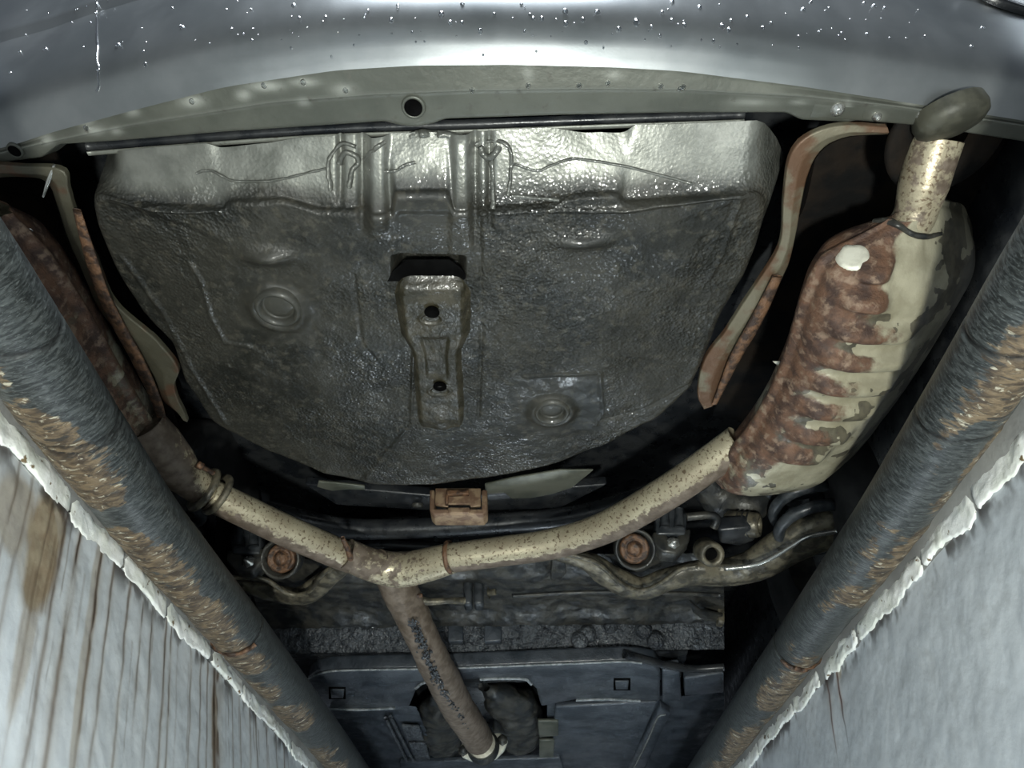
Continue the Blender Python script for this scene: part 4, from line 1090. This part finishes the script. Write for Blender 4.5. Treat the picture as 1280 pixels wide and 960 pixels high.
# wet lumpy step
def step(px, y, m, nx, nz, amp, seed, name='floor_step', label=None):
    U, Vv = np.meshgrid(np.linspace(0, 1, nx), np.linspace(0, 1, nz), indexing='ij')
    a, b, c, d = [np.array(q, float) for q in px]
    p = (a * (1 - U)[..., None] + b * U[..., None]) * (1 - Vv)[..., None] + (d * (1 - U)[..., None] + c * U[..., None]) * Vv[..., None]
    p = PY(p[..., 0], p[..., 1], y - .02 + .042 * Vv)
    p[..., 1] -= amp * (fbm(p[..., 0] * 70, p[..., 2] * 70, s=seed) - .3) + .05 * (1 - Vv) ** 2 * 0
    return obj(name, (p.reshape(-1, 3), grid_faces(nx, nz)), m, car, label)
stp = step([(300, 778), (905, 768), (905, 812), (300, 820)], 2.12, M_UNDER_ROUGH, 420, 44, .014, 6, label='wet lumpy coated step of the floor')
for (a, b) in ((560, 579), (605, 627)):
    obj('drain_flap', vslab([(a, 778), (b, 777), (b, 801), (a, 802)], 2.095, .03, .004), M_UNDER, stp, 'smooth square flap')
for (cx_, cy_) in ((735, 792), (762, 780), (805, 787), (820, 800), (725, 800)):
    obj('coating_lump', lathe([(.028, .01), (.024, -.008), (.012, -.014), (.0001, -.016)], PY(cx_, cy_, 2.10), (0, 1, .2), 14), M_UNDER_ROUGH, stp)
# cross member
zcm = .165
cmpx = [(384, 850), (392, 843), (410, 839), (470, 837), (536, 836), (600, 834), (727, 829), (778, 827), (800, 828), (820, 831), (826, 840), (826, 877), (720, 875), (676, 884), (670, 862), (656, 850), (600, 850), (542, 852), (522, 860), (512, 884), (412, 887), (388, 872)]
cm = obj('cross_member', slab(cmpx, zcm, .05, .010), M_UNDER, car, 'wide dark coated cross member with an arch over the downpipe')
patch('member_recess', [(360, 817), (860, 813), (850, 850), (370, 856)], 60, 20, .212, M_BLACK, cm, None, .002, 30, 4)
def lip(pts, z, r, m=M_CHROME, parent=None, name='edge_bead', label='bright wet edge'):
    return obj(name, tube(PL(pts, z), r, 8, max(20, len(pts) * 10)), m, parent or cm, label)
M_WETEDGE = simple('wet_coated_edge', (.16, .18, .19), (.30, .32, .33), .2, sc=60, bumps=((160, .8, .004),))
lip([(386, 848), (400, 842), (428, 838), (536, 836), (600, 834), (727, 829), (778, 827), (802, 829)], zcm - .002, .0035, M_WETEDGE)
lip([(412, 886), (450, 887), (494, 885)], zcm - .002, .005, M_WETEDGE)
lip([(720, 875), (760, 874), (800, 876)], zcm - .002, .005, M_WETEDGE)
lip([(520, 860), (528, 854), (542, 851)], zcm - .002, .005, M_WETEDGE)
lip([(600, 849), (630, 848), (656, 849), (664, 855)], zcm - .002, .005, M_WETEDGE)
for (xa, ya) in ((411, 859), (767, 848)):
    obj('slot', slab([(xa, ya), (xa + 21, ya), (xa + 21, ya + 15), (xa, ya + 15)], zcm - .001, .002, 0), M_HOLE, cm, 'square slot', None)
    obj('slot_tab', slab([(xa + 2, ya + 4), (xa + 19, ya + 4), (xa + 18, ya + 14), (xa + 3, ya + 14)], zcm - .008, .006, .002), M_UNDER, cm)
# floor panels left and right of the tunnel
fl = patch('floor_panel', [(330, 862), (520, 884), (560, 975), (330, 975)], 90, 60, .185, M_UNDER, None, 'dark floor panel left of the tunnel', .006, 26, 8)
fr_ = patch('floor_panel', [(684, 880), (905, 866), (905, 975), (684, 975)], 90, 60, .185, M_UNDER, None, 'blue-grey floor panel right of the tunnel', .006, 26, 12)
obj('raised_floor', slab([(694, 884), (822, 878), (786, 962), (688, 964)], .172, .02, .006), M_UNDER, fr_)
obj('floor_channel', slab([(826, 884), (838, 892), (800, 975), (778, 975)], .160, .03, .005), M_UNDER, fr_)
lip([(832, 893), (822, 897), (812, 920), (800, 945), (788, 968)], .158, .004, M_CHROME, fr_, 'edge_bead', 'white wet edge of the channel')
obj('floor_bracket', slab([(828, 838), (850, 836), (852, 876), (828, 878)], .165, .03, .005), M_UNDER, car, 'short upright box at the end of the cross member')
obj('floor_bracket', slab([(855, 848), (905, 842), (905, 866), (856, 870)], .165, .03, .005), M_UNDER, car, 'flat dark box beside the right pipe')
obj('brake_hose', tube(PL([(780, 818, .18), (812, 826, .175), (836, 832, .17), (868, 836, .17), (905, 834, .17)], 0), .012, 10, 50), M_BLACK, car, 'black hose along the cross member')
for (q0, q1) in (((482, 898), (514, 962)), ((488, 896), (522, 962))):
    lip([q0, ((q0[0] + q1[0]) / 2, (q0[1] + q1[1]) / 2), q1], .170, .007, M_UNDER_ROUGH, fl, 'floor_bead', 'raised seam')
for quad, par in (([(502, 908), (524, 910), (530, 926), (508, 926)], fl), ([(510, 930), (532, 930), (538, 950), (520, 952)], fl), ([(672, 902), (698, 902), (698, 920), (674, 922)], fr_), ([(674, 926), (693, 926), (692, 948), (674, 948)], fr_)):
    obj('sound_pad', slab(quad, .165, .012, .004), M_UNDER_ROUGH if par is fl else M_PALE, par, 'square textured pad')
obj('floor_panel', box((-.08, 4.2, .215), (1.5, 1.3, .02), .004), M_UNDER, car, 'dark floor panel further forward under the car')
# tunnel with crumpled heat shield halves
obj('tunnel_roof', slab([(505, 850), (690, 845), (720, 990), (480, 990)], .34, .02, .0), M_BLACK, car)
def crumple(pts, z, r, flat, seed, label):
    return obj('tunnel_shield', tube(PL([(a, b, z) for a, b in pts], 0), r, 26, 60, flat=flat, dist=lambda V: (fbm(V[..., 0] * 16, V[..., 1] * 16, V[..., 2] * 16, s=seed)[..., None] - .5) * .05), M_DARKSTEEL, car, label)
crumple([(552, 864), (545, 880), (546, 900), (552, 925), (560, 950)], .22, [.02, .07, .085, .08, .05], .6, 3, 'crumpled grey tunnel shield left of the downpipe')
crumple([(606, 858), (630, 872), (645, 890), (650, 910), (655, 935)], .22, [.03, .085, .095, .085, .05], .6, 9, 'crumpled grey tunnel shield right of the downpipe')
obj('tunnel_bar', slab([(500, 954), (700, 948), (705, 965), (500, 970)], .16, .02, .004), M_UNDER, car, 'dark bar below the flange')
